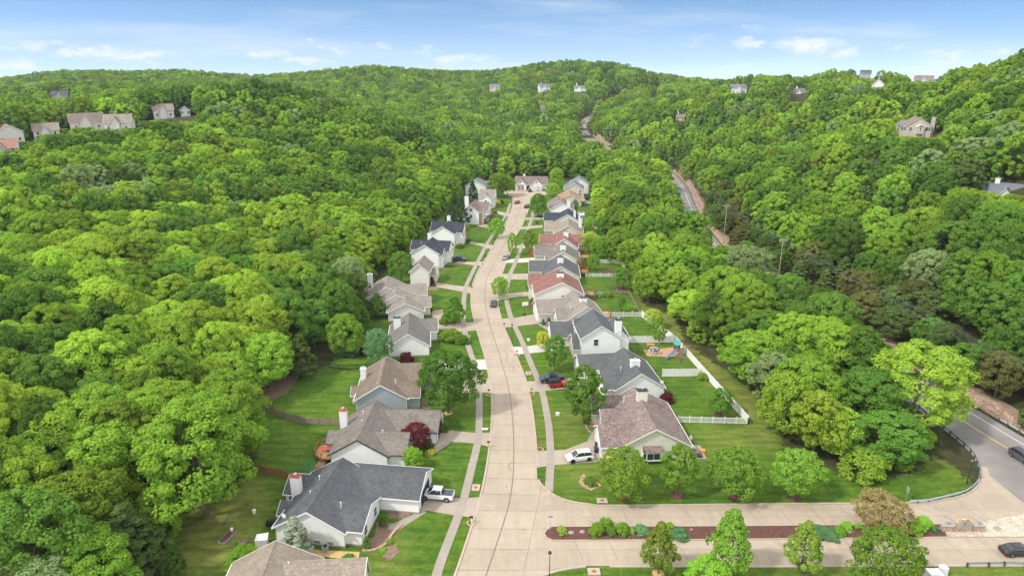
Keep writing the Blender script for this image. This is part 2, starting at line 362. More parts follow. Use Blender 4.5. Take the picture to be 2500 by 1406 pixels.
def hwy_z(y): return np.interp(y, [600, 640, 690, 745, 800, 850, 905, 965, 1030], [0, 0, 2, 5, 8, 11, 14, 18, 20])
VAL = [(-46, 30), (-52, 100), (-50, 150), (-52, 200), (-46, 250), (-34, 310), (-32, 385), (40, 400), (60, 380), (66, 300), (64, 200), (72, 140), (84, 110), (112, 95), (125, 30)]
ctrl = []
def CT(px, py, D, th=13):
    x, y, z = AT(px, py, D); ctrl.append((x, y, z - th))
for a in [(-400,197,1050),(-150,201,1050),(0,203,1000),(80,190,1000),(160,180,1000),(300,181,1000),(450,178,980),(560,194,950),(690,206,900),(800,184,950),(910,163,1000),(1050,189,1000),
          (1180,208,1000),(1250,178,1000),(1380,156,1000),(1480,158,1000),(1560,170,980),(1650,212,950),(1780,214,900),(1900,213,850),(1960,192,800),(2040,206,740),(2120,222,640),(2200,240,600),
          (2290,220,520),(2350,184,430),(2420,158,380),(2490,134,350),(2600,108,320),(2800,100,300)]:
    CT(*a)
    x, y, z = ctrl[-1]; ctrl.append((x * 1.5, y * 1.5, z - 25)); ctrl.append((x * 2.2, y * 2.2, z - 60))
for a in [(640,226,400),(520,236,420),(400,246,440),(280,262,470),(900,292,440),(770,255,430),(1050,338,420),(1130,385,400),
          (640,232,560,25),(900,262,600,20),(400,225,640),(200,235,620),(0,250,620),(1000,235,800),(1100,250,750),(750,205,820),
          (1300,330,560),(1250,255,780),(1500,270,680,12),(1450,215,880),(1330,218,900,14),(1300,395,440)]:
    CT(*a)
for p in [(-240,333,31),(-227,380,31),(-204,405,33),(-215,300,26),(-270,300,31),(-407,620,35),(-75,110,1),(-75,150,1),(-70,200,1.5),(-120,110,7),(-110,170,7),(-150,200,14),(-160,120,12),
          (-170,260,19),(-100,250,7),(-75,300,6),(-120,330,17),(-55,350,2),(-60,60,0),(-120,60,5),(-190,150,16),
          (198,333,33),(171,290,36),(144,200,27),(222,667,35),(269,640,33),(313,600,39),(135,550,22),(105,300,6),(112,240,9),(108,180,7),(112,130,4),(125,160,12),(120,100,1),(150,120,15),
          (115,400,6),(140,450,14),(110,500,6),(105,600,8),(30,450,1),(20,520,2),(0,600,4),(60,760,6),(0,720,14),(140,760,14),(230,350,43),(200,240,44),(260,300,60),(180,420,26),(220,500,34)]:
    ctrl.append(p)
cx = np.array([c[0] for c in ctrl]); cy = np.array([c[1] for c in ctrl]); cz = np.array([c[2] for c in ctrl])
def phi(r): return np.sqrt(r * r + 40.0 ** 2)
A = phi(np.hypot(cx[:, None] - cx[None], cy[:, None] - cy[None])) + np.eye(len(cx)) * -1.5
A = np.block([[A, np.ones((len(cx), 1))], [np.ones((1, len(cx))), np.zeros((1, 1))]])
wgt = np.linalg.solve(A, np.append(cz, 0))
vsel = None
def terr(X, Y):
    X = np.asarray(X, float); Y = np.asarray(Y, float); sh = X.shape; X = X.ravel(); Y = Y.ravel()
    Z = np.full(X.shape, wgt[-1])
    for i in range(len(cx)): Z += wgt[i] * phi(np.hypot(X - cx[i], Y - cy[i]))
    Z += 1.2 * np.sin(X * .031 + 1) * np.cos(Y * .027) + 2.0 * np.sin(X * .011 + Y * .008)
    Z = np.maximum(Z, 0.0)
    d = np.where(in_poly(X, Y, VAL), 0, seg_dist(X, Y, VAL + VAL[:1]))
    def ss(t): t = np.clip(t, 0, 1); return t * t * (3 - 2 * t)
    Z = Z * ss(d / 40.0)
    dh = seg_dist(X, Y, HWY); hz = hwy_z(Y)
    k = ss((dh - 8.5) / 16.0); Z = hz * (1 - k) + Z * k
    return Z.reshape(sh)
def lines(lo, hi, c0, c1, step, g=1.13):
    core = list(np.arange(c0, c1 + .1, step)); a = []; s = step; v = c0
    while v > lo: s = min(s * g, 26); v -= s; a.append(v)
    b = []; s = step; v = core[-1]
    while v < hi: s = min(s * g, 26); v += s; b.append(v)
    return np.array(a[::-1] + core + b)
gx = lines(-1500, 1500, -80, 110, 2.5); gy = lines(20, 2300, 60, 400, 2.5)
GX, GY = np.meshgrid(gx, gy); GZ = terr(GX, GY)
LAWN_L = [G(*p) for p in [(395,1425),(400,1330),(400,1280),(570,1200),(625,1150),(628,1060),(625,1000),(715,930),(800,895),(840,830),(880,775),(905,700),(950,655),(1000,605),(1058,545),(1120,490),(1150,455),(1210,440),(1250,434)]]
LAWN_R = [G(*p) for p in [(1330,434),(1440,450),(1455,520),(1468,600),(1515,645),(1550,690),(1572,745),(1650,775),(1675,840),(1765,900),(1850,960),(1905,1030),(1915,1095),(1945,1130),(2040,1150),(2150,1170),(2230,1155),(2290,1110)]]
LAWN = [(-42, 40)] + LAWN_L + LAWN_R + [(76, 96), (130, 60), (130, 40)]
dl = np.where(in_poly(GX, GY, LAWN), 1, -1) * seg_dist(GX, GY, LAWN + LAWN[:1])
lawnmask = np.clip(.5 + dl / 4.0, 0, 1)
ny, nx = GX.shape
me = bpy.data.meshes.new('ground')
V = np.stack([GX, GY, GZ], -1).reshape(-1, 3)
idx = np.arange(ny * nx).reshape(ny, nx)
F = np.stack([idx[:-1, :-1], idx[:-1, 1:], idx[1:, 1:], idx[1:, :-1]], -1).reshape(-1, 4)
def fast_mesh(me, V, F):
    me.vertices.add(len(V)); me.vertices.foreach_set('co', np.ascontiguousarray(V, dtype=np.float32).ravel())
    k = F.shape[1]; me.loops.add(F.size); me.loops.foreach_set('vertex_index', np.ascontiguousarray(F, dtype=np.int32).ravel())
    me.polygons.add(len(F)); me.polygons.foreach_set('loop_start', np.arange(0, F.size, k, dtype=np.int32))
    me.update(calc_edges=True); me.validate()
fast_mesh(me, V, F); me.polygons.foreach_set('use_smooth', np.ones(len(F), bool))
at = me.attributes.new('lawn', 'FLOAT', 'POINT'); at.data.foreach_set('value', lawnmask.ravel().astype(np.float32))
def ground_mat():
    m, N, L, out = newmat('ground'); b = N.new('ShaderNodeBsdfPrincipled'); L.new(b.outputs[0], out.inputs[0]); b.inputs['Roughness'].default_value = .95
    b.inputs['Specular IOR Level'].default_value = .15
    tc = N.new('ShaderNodeTexCoord').outputs['Object']; at = N.new('ShaderNodeAttribute'); at.attribute_name = 'lawn'
    g = mixc(N, L, mr(N, L, nz(N, L, tc, .055, 3), .35, .65, 0, 1), (.045, .120, .012), (.105, .180, .016))
    g = mixc(N, L, mr(N, L, nz(N, L, tc, .35, 5, .65), .4, .7, 0, 1), g, (.135, .200, .020))
    g = mixc(N, L, mr(N, L, nz(N, L, tc, .11, 6, .7), .58, .72, 0, .75), g, (.185, .185, .050))      # yellowed patches
    g = mixc(N, L, mr(N, L, nz(N, L, tc, 1.3, 5, .75), .38, .62, 0, .7), g, (.032, .088, .010))
    g = mixc(N, L, mr(N, L, nz(N, L, tc, 2.6, 4, .8), .60, .72, 0, .6), g, (.20, .24, .06))
    ad = N.new('ShaderNodeAttribute'); ad.attribute_name = 'dry'; e2 = N.new('ShaderNodeMath'); e2.operation = 'MULTIPLY'; L.new(ad.outputs['Fac'], e2.inputs[0]); L.new(mr(N, L, nz(N, L, tc, .5, 5, .7), .32, .62, .25, 1.0), e2.inputs[1])
    g = mixc(N, L, e2.outputs[0], g, (.215, .215, .055))
    vo = N.new('ShaderNodeTexVoronoi'); vo.inputs['Scale'].default_value = .06; L.new(tc, vo.inputs['Vector']); sp = N.new('ShaderNodeSeparateColor'); L.new(vo.outputs['Color'], sp.inputs[0])
    st = mr(N, L, nz(N, L, tc, 1.0, 2, .5, (.18, .9, 1)), .38, .62, .82, 1.18)
    fn = mr(N, L, nz(N, L, tc, 5, 4, .8), .3, .7, .62, 1.38)
    k = N.new('ShaderNodeMath'); k.operation = 'MULTIPLY'; L.new(st, k.inputs[0]); L.new(fn, k.inputs[1])
    cc = N.new('ShaderNodeCombineColor'); [L.new(k.outputs[0], cc.inputs[i]) for i in range(3)]
    g = mixc(N, L, 1.0, g, cc.outputs[0], 'MULTIPLY')
    f = mixc(N, L, mr(N, L, nz(N, L, tc, .4, 5), .35, .65, 0, 1), (.030, .045, .012), (.085, .070, .035))
    nn = nz(N, L, tc, .8, 4); e = N.new('ShaderNodeMath'); e.operation = 'ADD'; L.new(at.outputs['Fac'], e.inputs[0]); L.new(mr(N, L, nn, .3, .7, -.25, .25), e.inputs[1])
    L.new(mixc(N, L, mr(N, L, e.outputs[0], .4, .6, 0, 1), f, g), b.inputs['Base Color'])
    bp = N.new('ShaderNodeBump'); bp.inputs['Strength'].default_value = .5; bp.inputs['Distance'].default_value = .08
    L.new(nz(N, L, tc, 7, 3, .7), bp.inputs['Height']); L.new(bp.outputs[0], b.inputs['Normal'])
    return m
DRY = [([G(*p) for p in [(1545,700),(1570,690),(1600,745),(1690,775),(1740,850),(1800,930),(1880,1010),(1890,1100),(1840,1040),(1726,915),(1655,835),(1575,772)]], .95), ([G(*p) for p in [(470,1200),(640,1150),(640,1260),(520,1400),(400,1400),(430,1280)]], 1.0),
       ([G(*p) for p in [(1360,1130),(1480,1110),(1480,1180),(1380,1200)]], .5), ([G(*p) for p in [(1700,1040),(1840,1045),(1880,1100),(1720,1110)]], .6), ([G(*p) for p in [(2230,1100),(2330,1050),(2370,1110),(2290,1150)]], .7), ([G(*p) for p in [(900,1385),(960,1300),(1000,1320),(960,1410),(890,1410)]], .7),
       ([G(*p) for p in [(1310,950),(1330,1040),(1335,1130),(1312,1090),(1300,1000)]], .55), ([G(*p) for p in [(1350,1000),(1440,1000),(1440,1070),(1360,1090)]], .55), ([G(*p) for p in [(1900,1390),(2600,1385),(2600,1450),(1900,1450)]], .6)]
dry = np.zeros(GX.shape)
for pg, am in DRY:
    dd = np.where(in_poly(GX, GY, pg), 1, -1) * seg_dist(GX, GY, pg + pg[:1]); dry = np.maximum(dry, am * np.clip(.5 + dd / 5, 0, 1))
at = me.attributes.new('dry', 'FLOAT', 'POINT'); at.data.foreach_set('value', dry.ravel().astype(np.float32))
me.materials.append(ground_mat()); tag(link(bpy.data.objects.new('ground', me)), kind='structure')

# ------------------------------------------------------------------ roads, walks, drives
LE = [G(*p) for p in [(1113,1406),(1150,1300),(1180,1200),(1197,1100),(1204,1000),(1201,950),(1188,880),(1170,820),(1158,780),(1150,740),(1153,700),(1166,665),(1185,635),(1205,600),(1222,570),(1240,535),(1252,505),(1253,485)]]
RE = [G(*p) for p in [(1262,1406),(1345,1200),(1309,1165),(1309,1101),(1304,1050),(1297,992),(1284,930),(1249,844),(1228,799),(1214,746),(1213,725),(1222,676),(1237,635),(1249,609),(1259,575),(1272,555),(1280,536),(1289,514),(1295,480)]]
LE = [(-9.2, 66)] + LE; RE[1] = (4.6, 95.2); RE = [(-1.5, 66)] + RE
def xl(y): return float(np.interp(y, [p[1] for p in LE], [p[0] for p in LE]))
def xr(y): return float(np.interp(y, [p[1] for p in RE], [p[0] for p in RE]))
def smooth_line(f, y0, y1, step, k=6):
    ys = np.arange(y0, y1 + .01, step); xs = np.array([np.mean([f(v) for v in np.linspace(y - k, y + k, 9)]) for y in ys]); return list(zip(xs, ys))
SL = smooth_line(xl, 66, 348, 2); SR = smooth_line(xr, 66, 348, 2)
def strip(name, A_, B_, z, mat, kind='structure'):
    m = MB()
    n = len(A_); m.add([(p[0], p[1], z) for p in A_] + [(p[0], p[1], z) for p in B_], [(i, n + i, n + i + 1, i + 1) for i in range(n - 1)])
    # wind upwards
    o = m.build(name, mat); tag(o, kind=kind); return o
o = strip('street', SL, SR, .03, M['concrete'])
m = MB()
# turning circle at the far end
cc_ = [(x, y) for x, y in [(0.5,346),(-2.5,351),(-4.5,357),(-4,364),(0,368.5),(6,370),(13,367.5),(17.5,362.5),(18.5,356),(16,350),(10.2,346)]]
m.sheet(cc_, .034)
# entrance road and junction (wraps round the planted median)
ENT_T = [G(*p) for p in [(1308,1150),(1312,1172),(1323,1188),(1348,1208),(1382,1223),(1441,1233),(1504,1236),(1900,1232),(2223,1229),(2304,1222),(2362,1208),(2388,1188),(2395,1170),(2394,1139)]]
ENT_M = [G(*p) for p in [(2410,1141),(2417,1162),(2495,1224),(2580,1285)]]
ENT_B = [(82, 76), (74, 77.2)] + [G(*p) for p in [(1998,1380),(1950,1381),(1488,1381),(1429,1381),(1373,1389),(1326,1404)]] + [(2.5, 72), (1.8, 66), (-2.5, 66), (-.6, 75), (2.2, 86), (3.6, 95)]
m.sheet((ENT_T + ENT_M + ENT_B), .038)
tag(m.build('entrance_road', M['concrete']), kind='structure')
# highway
def offset(pl, d):
    out = []
    for i, p in enumerate(pl):
        a = Vector(pl[max(i - 1, 0)]); b = Vector(pl[min(i + 1, len(pl) - 1)]); t = (b - a).normalized(); out.append((p[0] + t.y * d, p[1] - t.x * d))
    return out
def catmull(pl, k=5):
    out = []
    for i in range(len(pl) - 1):
        p0, p1, p2, p3 = [np.array(pl[min(max(j, 0), len(pl) - 1)], float) for j in (i - 1, i, i + 1, i + 2)]
        for t in np.arange(0, 1, 1 / k):
            out.append(tuple(.5 * ((2 * p1) + (-p0 + p2) * t + (2 * p0 - 5 * p1 + 4 * p2 - p3) * t * t + (-p0 + 3 * p1 - 3 * p2 + p3) * t ** 3)))
    return out + [tuple(pl[-1])]
HC = catmull(HWY)
def hstrip(mb, a, b, dz, sel=lambda y: True):
    A_ = offset(HC, a); B_ = offset(HC, b)
    for i in range(len(A_) - 1):
        if not sel(HC[i][1]): continue
        q = [A_[i], B_[i], B_[i + 1], A_[i + 1]]; zz = [float(hwy_z(HC[i][1])) + dz, float(hwy_z(HC[i][1])) + dz, float(hwy_z(HC[i + 1][1])) + dz, float(hwy_z(HC[i + 1][1])) + dz]
        mb.add([(p[0], p[1], z) for p, z in zip(q, zz)], [(0, 1, 2, 3)])
m = MB(); hstrip(m, -5.6, 6.2, .025); m.sheet([(84, 125), (89, 92), (86, 78), (76, 78)] + [G(*p) for p in [(2395,1170),(2389,1140),(2371,1105),(2329,1068),(2290,1035),(2255,1009),(2235,985)]], .021)
tag(m.build('highway', M['asphalt']), kind='structure')
m = MB(); hstrip(m, 3.9, 4.05, .037); hstrip(m, -4.0, -3.85, .037, lambda y: y > 117); tag(m.build('edge_line', M['white_line']), kind='structure')
m = MB(); hstrip(m, -.22, -.08, .037); hstrip(m, .08, .22, .037); tag(m.build('centre_line', M['yellow_line']), kind='structure')
# sidewalks
WL0 = [(1050,1406),(1113,1246),(1127,1201),(1152,1106),(1162,1050),(1160,1100),(1162,956),(1148,870),(1134,828),(1127,785),(1128,725),(1133,696),(1158,647),(1184,596),(1205,565),(1234,521),(1242,500)]
WL1 = [(1074,1406),(1130,1260),(1144,1218),(1172,1086),(1178,1050),(1176,1060),(1178,956),(1159,876),(1145,842),(1134,785),(1138,725),(1144,696),(1167,647),(1193,596),(1214,562),(1243,521),(1248,500)]
WR0 = [(1330,1191),(1337,1132),(1334,1048),(1318,953),(1287,880),(1274,844),(1256,802),(1242,771),(1231,729),(1234,700),(1242,669),(1259,633),(1273,596),(1289,552),(1297,531),(1299,518)]
WR1 = [(1347,1205),(1354,1132),(1348,1037),(1330,953),(1299,880),(1284,844),(1263,802),(1249,773),(1239,729),(1241,700),(1249,669),(1265,633),(1279,596),(1295,552),(1302,531),(1304,518)]
def yline(lst):
    P = sorted([G(*p) for p in lst], key=lambda p: p[1]); return lambda y: float(np.interp(y, [p[1] for p in P], [p[0] for p in P]))
fl0 = yline(WL0); fl1 = yline(WL1); fr0 = yline(WR0); fr1 = yline(WR1)
def walk(fa, fb, y0, y1):
    a = smooth_line(fa, y0, y1, 2, 4); b = smooth_line(fb, y0, y1, 2, 4)
    c = [((p[0] + q[0]) / 2, p[1]) for p, q in zip(a, b)]
    return [(p[0] - .68, p[1]) for p in c], [(p[0] + .68, p[1]) for p in c]
a, b = walk(fl0, fl1, 66, 330); strip('sidewalk', a, b, .062, M['walk'])
a, b = walk(fr0, fr1, 94.5, 316); strip('sidewalk', a, b, .062, M['walk'])
DRIVES = [  # (pixel polygon, material)
 ([(1012,1200),(1060,1214),(1130,1216),(1179,1213),(1166,1264),(1110,1258),(1040,1246),(1000,1246)], 'drive'),
 ([(1066,1047),(1160,1057),(1202,1056),(1198,1092),(1165,1083),(1098,1078),(1060,1094)], 'drive'),
 ([(1040,928),(1155,924),(1196,922),(1202,958),(1130,958),(1030,950)], 'drive'),
 ([(1050,876),(1135,879),(1186,877),(1190,902),(1140,903),(1055,906)], 'drivewhite'),
 ([(1052,760),(1082,755),(1080,784),(1118,790),(1160,786),(1166,806),(1110,812),(1062,802)], 'concrete'),
 ([(1062,690),(1110,697),(1157,702),(1152,718),(1125,712),(1066,701)], 'concrete'),
 ([(1120,637),(1150,640),(1185,639),(1177,650),(1156,648),(1112,643)], 'concrete'),
 ([(1140,588),(1170,594),(1206,599),(1197,609),(1170,600),(1145,595)], 'concrete'),
 ([(1170,545),(1195,550),(1213,552),(1210,561),(1185,557),(1168,553)], 'concrete'),
 ([(1208,515),(1230,519),(1251,524),(1246,530),(1225,526),(1210,520)], 'concrete'),
 ([(1308,1101),(1379,1098),(1455,1070),(1474,1076),(1474,1126),(1357,1135),(1307,1142)], 'drive'),
 ([(1282,931),(1330,930),(1430,920),(1440,940),(1379,949),(1294,958)], 'drive'),
 ([(1247,847),(1285,846),(1345,836),(1350,856),(1320,860),(1259,866)], 'drivewhite'),
 ([(1219,778),(1260,776),(1318,764),(1322,790),(1284,794),(1227,801)], 'drive'),
 ([(1212,724),(1240,718),(1300,711),(1303,722),(1250,727),(1213,735)], 'drive'),
 ([(1223,669),(1260,669),(1296,668),(1296,683),(1250,683),(1221,683)], 'concrete'),
 ([(1236,634),(1260,632),(1308,629),(1306,640),(1260,642),(1233,642)], 'drivewhite'),
 ([(1250,600),(1270,599),(1310,598),(1310,607),(1270,607),(1247,608)], 'drive'),
 ([(1271,555),(1300,552),(1325,550),(1325,556),(1300,558),(1270,561)], 'drive'),
 ([(1281,532),(1300,531),(1335,531),(1335,536),(1300,537),(1279,538)], 'drive')]
dy_l = []; dy_r = []
for i, (pp, mt) in enumerate(DRIVES):
    P = [G(*p) for p in pp]; strp = MB().sheet(P[::-1], .048 + .0008 * i); tag(strp.build('driveway', M[mt]), kind='structure')
    ys = [p[1] for p in P]; near = [p[1] for p in P if abs(p[0] - (xl(p[1]) if i < 10 else xr(p[1]))) < 1.6]
    if near: (dy_l if i < 10 else dy_r).append((min(near) - .3, max(near) + .3))
PATHS = [([(960,1278),(1033,1244),(1042,1250),(975,1292),(948,1292),(948,1282)], 'walk'), ([(1050,1100),(1092,1078),(1102,1080),(1060,1108)], 'walk'),
 ([(1433,1076),(1468,1020),(1474,1024),(1446,1078)], 'walk'), ([(1322,788),(1356,812),(1352,816),(1312,792)], 'walk')]
for pp, mt in PATHS: tag(MB().sheet([G(*p) for p in pp][::-1], .044).build('path', M[mt]), kind='structure')
# kerbs
def kerb(pl, side, gaps, w=.32, h=.15):
    m = MB()
    for i in range(len(pl) - 1):
        (x0, y0), (x1, y1) = pl[i], pl[i + 1]; ym = (y0 + y1) / 2; hh = .058 if any(a < ym < b for a, b in gaps) else h
        t = Vector((x1 - x0, y1 - y0)).normalized(); n = Vector((-t.y, t.x)) * w * side
        m.prism([(x0, y0), (x1, y1), (x1 + n.x, y1 + n.y), (x0 + n.x, y0 + n.y)], -.02, hh)
    return tag(m.build('kerb', M['kerb']), kind='structure')
kerb(SL, 1, dy_l); kerb([p for p in SR if p[1] > 100], -1, dy_r)
kerb(catmull(ENT_T[1:-1], 3), 1, []); kerb(catmull([G(*p) for p in [(2500,1379),(1998,1380),(1950,1381),(1488,1381)]], 3), 1, [])
kerb(catmull([G(*p) for p in [(1429,1381),(1373,1389),(1326,1404),(1316,1425)]], 3), 1, [])
# joints in the slabs
m = MB()
def jl(p, q, w=.05, z=.046):
    p = Vector(p); q = Vector(q); t = (q - p).normalized(); n = Vector((-t.y, t.x)) * w / 2
    m.add([(*(p - n), z), (*(q - n), z), (*(q + n), z), (*(p + n), z)], [(0, 1, 2, 3)])
jr = random.Random(3)
fSL = lambda y: float(np.interp(y, [p[1] for p in SL], [p[0] for p in SL])); fSR = lambda y: float(np.interp(y, [p[1] for p in SR], [p[0] for p in SR]))
y = 72.0
while y < 345:
    jl((fSL(y) + .05, y + .1), (fSR(y) - .05, y + jr.uniform(-.3, .3)), .05 if y < 150 else .06)
    y += 4.35
cl = [(fSL(y) + (fSR(y) - fSL(y)) * (.50 + .03 * math.sin(y * .08)), y) for y in np.arange(70, 346, 1.5)]
for p, q in zip(cl[:-1], cl[1:]): jl(p, q, .13 if p[1] < 200 else .10)
for pp in [[(1252,1128),(1243,1133),(1242,1141),(1250,1150)], [(1234,860),(1240,870),(1236,882),(1252,893),(1255,905),(1249,911)], [(1238,1184),(1236,1190)], [(1385,1195),(1379,1228)]]:
    P = catmull([G(*p) for p in pp], 3)
    for p, q in zip(P[:-1], P[1:]): jl(p, q, .09)
tag(m.build('street_joints', M['joint']), kind='structure')
m = MB()
for x in np.arange(12, 74, 4.9): jl((x, 90.3), (x + 1.0, 86.1), .05)
for x in np.arange(9, 78, 4.9): jl((x, 83.0), (x + .9, 78.3), .05)
jl((8, 87.9), (70, 88.2), .03); jl((8, 80.7), (74, 80.5), .03); jl((4.9, 96), (1.2, 74), .05); jl((5.2, 93.8), (13, 85.8), .03)
for y in np.arange(72, 92, 4.3): jl((fSL(y) + 7.5, y), (8, y + .6), .03)
jl((66, 90.5), (75, 84), .04); jl((62, 91), (70, 85), .04); jl((75, 96), (70, 98), .04)
tag(m.build('entrance_joints', M['joint']), kind='structure')
m = MB()
for fa, fb, y0, y1 in ((fl0, fl1, 70, 250), (fr0, fr1, 95, 250)):
    for y in np.arange(y0, y1, 1.5):
        c = (fa(y) + fb(y)) / 2; jl((c - .68, y), (c + .68, y), .025, .068)
tag(m.build('sidewalk_joints', M['joint']), kind='structure')
# median, gravel, beds
MED = [G(*p) for p in [(1348,1287),(1336,1294),(1330,1303),(1336,1313),(1351,1319),(1712,1317),(2020,1314),(2313,1311),(2303,1292),(2293,1281),(1712,1286)]]
kerb(MED + MED[:1], -1, [], .2, .16)
tag(MB().sheet(MED, .14).build('mulch_bed', M['mulch']), kind='structure')
tag(MB().sheet([G(*p) for p in [(2293,1281),(2303,1292),(2313,1311),(2600,1311),(2600,1240),(2500,1255),(2385,1277)]][::-1], .125).build('gravel_bed', M['gravel']), kind='structure')
def disc(c, r, z=.02, n=18, sq=1): return [(c[0] + r * math.cos(2 * math.pi * k / n), c[1] + r * sq * math.sin(2 * math.pi * k / n)) for k in range(n)]
def bed(pp, mat, z=.03, raw=False): return tag(MB().sheet(pp if raw else [G(*p) for p in pp], z).build('mulch_bed', M[mat]), kind='structure')
bed([z1(1480,930),z1(1500,800),z1(1720,812),z1(1600,960),z1(1500,1030),z1(1370,1050),z1(1400,950)], 'soil')
bed([z1(1590,700),z1(1780,710),z1(1840,700),z1(1750,765),z1(1600,770)], 'soil')
bed([z1(1560,1020),z1(1660,1000),z1(1700,1060),z1(1620,1130),z1(1550,1100)], 'soil', .034)
bed([z1(900,1090),z1(940,1040),z1(1350,1060),z1(1340,1130)], 'straw')
bed([z2(965,1040),z2(985,960),z2(1070,960),z2(1065,1045)], 'soil')
bed([z2(1130,800),z2(1350,820),z2(1370,870),z2(1100,930),z2(1050,910)], 'straw', .028)
bed([z3(790,1150),z3(900,1160),z3(920,1190),z3(810,1195)], 'soil')
bed([z3(930,960),z3(1120,900),z3(1140,935),z3(960,990)], 'soil')
bed([z5(300,460),z5(350,400),z5(380,470)], 'mulch'); bed([z5(400,604),z5(520,610),z5(490,625)], 'mulch')
bed([z5(1050,230),z5(1100,300),z5(1110,340),z5(1185,335),z5(1150,290),z5(1100,260)], 'mulch')
bed([z5(950,140),z5(1100,140),z5(1100,176),z5(950,172)], 'mulch', .04)
bed([z5(1320,840),z5(1580,815),z5(1690,900),z5(1360,890)], 'pinkmulch', .035)
bed([z4(770,1030),z4(900,1040),z4(960,1090),z4(870,1130),z4(790,1100)], 'straw', .026)
bed([(600,1010),(560,1000),(590,960),(700,905),(740,905),(700,960)], 'soil', .03)
# rock cutting right of the highway
def cutting(y0, y1, h0, w0=6.9, w1=10.5):
    P = [p for p in zip(offset(HC, w0), offset(HC, w1), offset(HC, w1 + 3), HC) if y0 <= p[3][1] <= y1]
    rr = random.Random(int(y0)); v = []; f = []
    rows = 7
    for i, (a_, b_, c_, h_) in enumerate(P):
        e = min(1, i / 2, (len(P) - 1 - i) / 2); hh = h0 * e * rr.uniform(.8, 1.15)
        for j in range(rows):
            t = j / (rows - 1)
            if t < .8: s = t / .8; x = a_[0] + (b_[0] - a_[0]) * s + rr.uniform(-.5, .5) * (0 < j); z = .02 + hh * s ** 1.2; yy = a_[1] + (b_[1] - a_[1]) * s
            else: x, yy = c_; z = float(terr([c_[0]], [c_[1]])[0]) + .02
            v.append((x, yy, z + rr.uniform(-.2, .2) * (0 < j < rows - 1)))
    for i in range(len(P) - 1):
        for j in range(rows - 1): f.append((i * rows + j, i * rows + j + 1, (i + 1) * rows + j + 1, (i + 1) * rows + j))
    return tag(MB().add(v, f).build('rock_cutting', M['rock']), kind='structure')
cutting(80, 160, 1.3, 7.2, 10.6); cutting(190, 300, 1.6, 6.8, 9.0); cutting(300, 440, 3.4, 6.8, 9.4); cutting(560, 660, 4.5); 

# ------------------------------------------------------------------ trees
def crown_arrays(seed, H, Rr, base, nc, per, leaf, kind='broad', flat=.75):
    g = np.random.default_rng(seed)
    if kind == 'broad': prof = lambda t: np.sqrt(np.clip(1 - (np.abs(t - .42) / .60) ** 2.2, 0, 1))
    elif kind == 'oval': prof = lambda t: np.clip(np.sin(np.pi * np.clip(t * .9 + .08, 0, 1)) ** .7, 0, 1)
    elif kind == 'pyr': prof = lambda t: np.clip(np.minimum(t / .16, (1.05 - t) / .84), 0, 1) ** .8
    elif kind == 'cone': prof = lambda t: np.clip((1.02 - t), 0, 1) ** .85
    elif kind == 'shrub': prof = lambda t: np.sqrt(np.clip(1 - (t * .92) ** 2.4, 0, 1))
    t = (np.arange(nc) + g.uniform(0, 1, nc)) / nc
    if kind in ('broad', 'oval'): t = t ** .8
    w = prof(t); ang = np.arange(nc) * 2.39996 + g.uniform(-.5, .5, nc)
    rad = Rr * w * np.sqrt(g.uniform(.30, .85, nc)) * g.uniform(.9, 1.12, nc)
    lob = 1 + .16 * np.sin(ang * 2 + g.uniform(0, 6)) + .10 * np.sin(ang * 3 + g.uniform(0, 6)); rad *= lob
    cc = np.stack([rad * np.cos(ang), rad * np.sin(ang), base + (H - base) * (.06 + .88 * t)], -1)
    rc = Rr * g.uniform(.13, .27, nc) * (.6 + .4 * w) * (1 if kind != 'cone' else .9)
    if kind == 'shrub': rc = Rr * g.uniform(.30, .42, nc)
    n = nc * per; ci = np.repeat(np.arange(nc), per)
    d = g.normal(size=(n, 3)); d /= np.linalg.norm(d, axis=1)[:, None]
    outw = cc[ci] - np.array([0, 0, base + (H - base) * .4]); outw /= (np.linalg.norm(outw, axis=1)[:, None] + 1e-6)
    flip = (d * (outw + [0, 0, .6])).sum(1) < -.25; d[flip] *= -1
    p = cc[ci] + d * (rc[ci] * g.uniform(.72, 1.08, n))[:, None] * np.array([1, 1, flat])
    nrm = d * .9 + g.normal(size=(n, 3)) * .42 + np.array([0, 0, .30]); nrm /= np.linalg.norm(nrm, axis=1)[:, None]
    a = np.cross(nrm, g.normal(size=(n, 3))); a /= np.linalg.norm(a, axis=1)[:, None]; b = np.cross(nrm, a)
    s = (leaf * g.uniform(.65, 1.35, n))[:, None] * .5
    V = np.stack([p + a * s, p + b * s * .72, p - a * s, p - b * s * .72], 1).reshape(-1, 3)
    F = np.arange(n * 4).reshape(-1, 4)
    tint = np.clip(g.uniform(0, 1, nc)[ci] * .7 + g.uniform(0, .3, n), 0, 1)
    return V, F, tint, cc
def crown_mesh(name, arr):
    V, F, tint, _ = arr; me = bpy.data.meshes.new(name); fast_mesh(me, V, F)
    at = me.attributes.new('tint', 'FLOAT', 'FACE'); at.data.foreach_set('value', tint.astype(np.float32)); me.materials.append(LEAF['mid']); return me
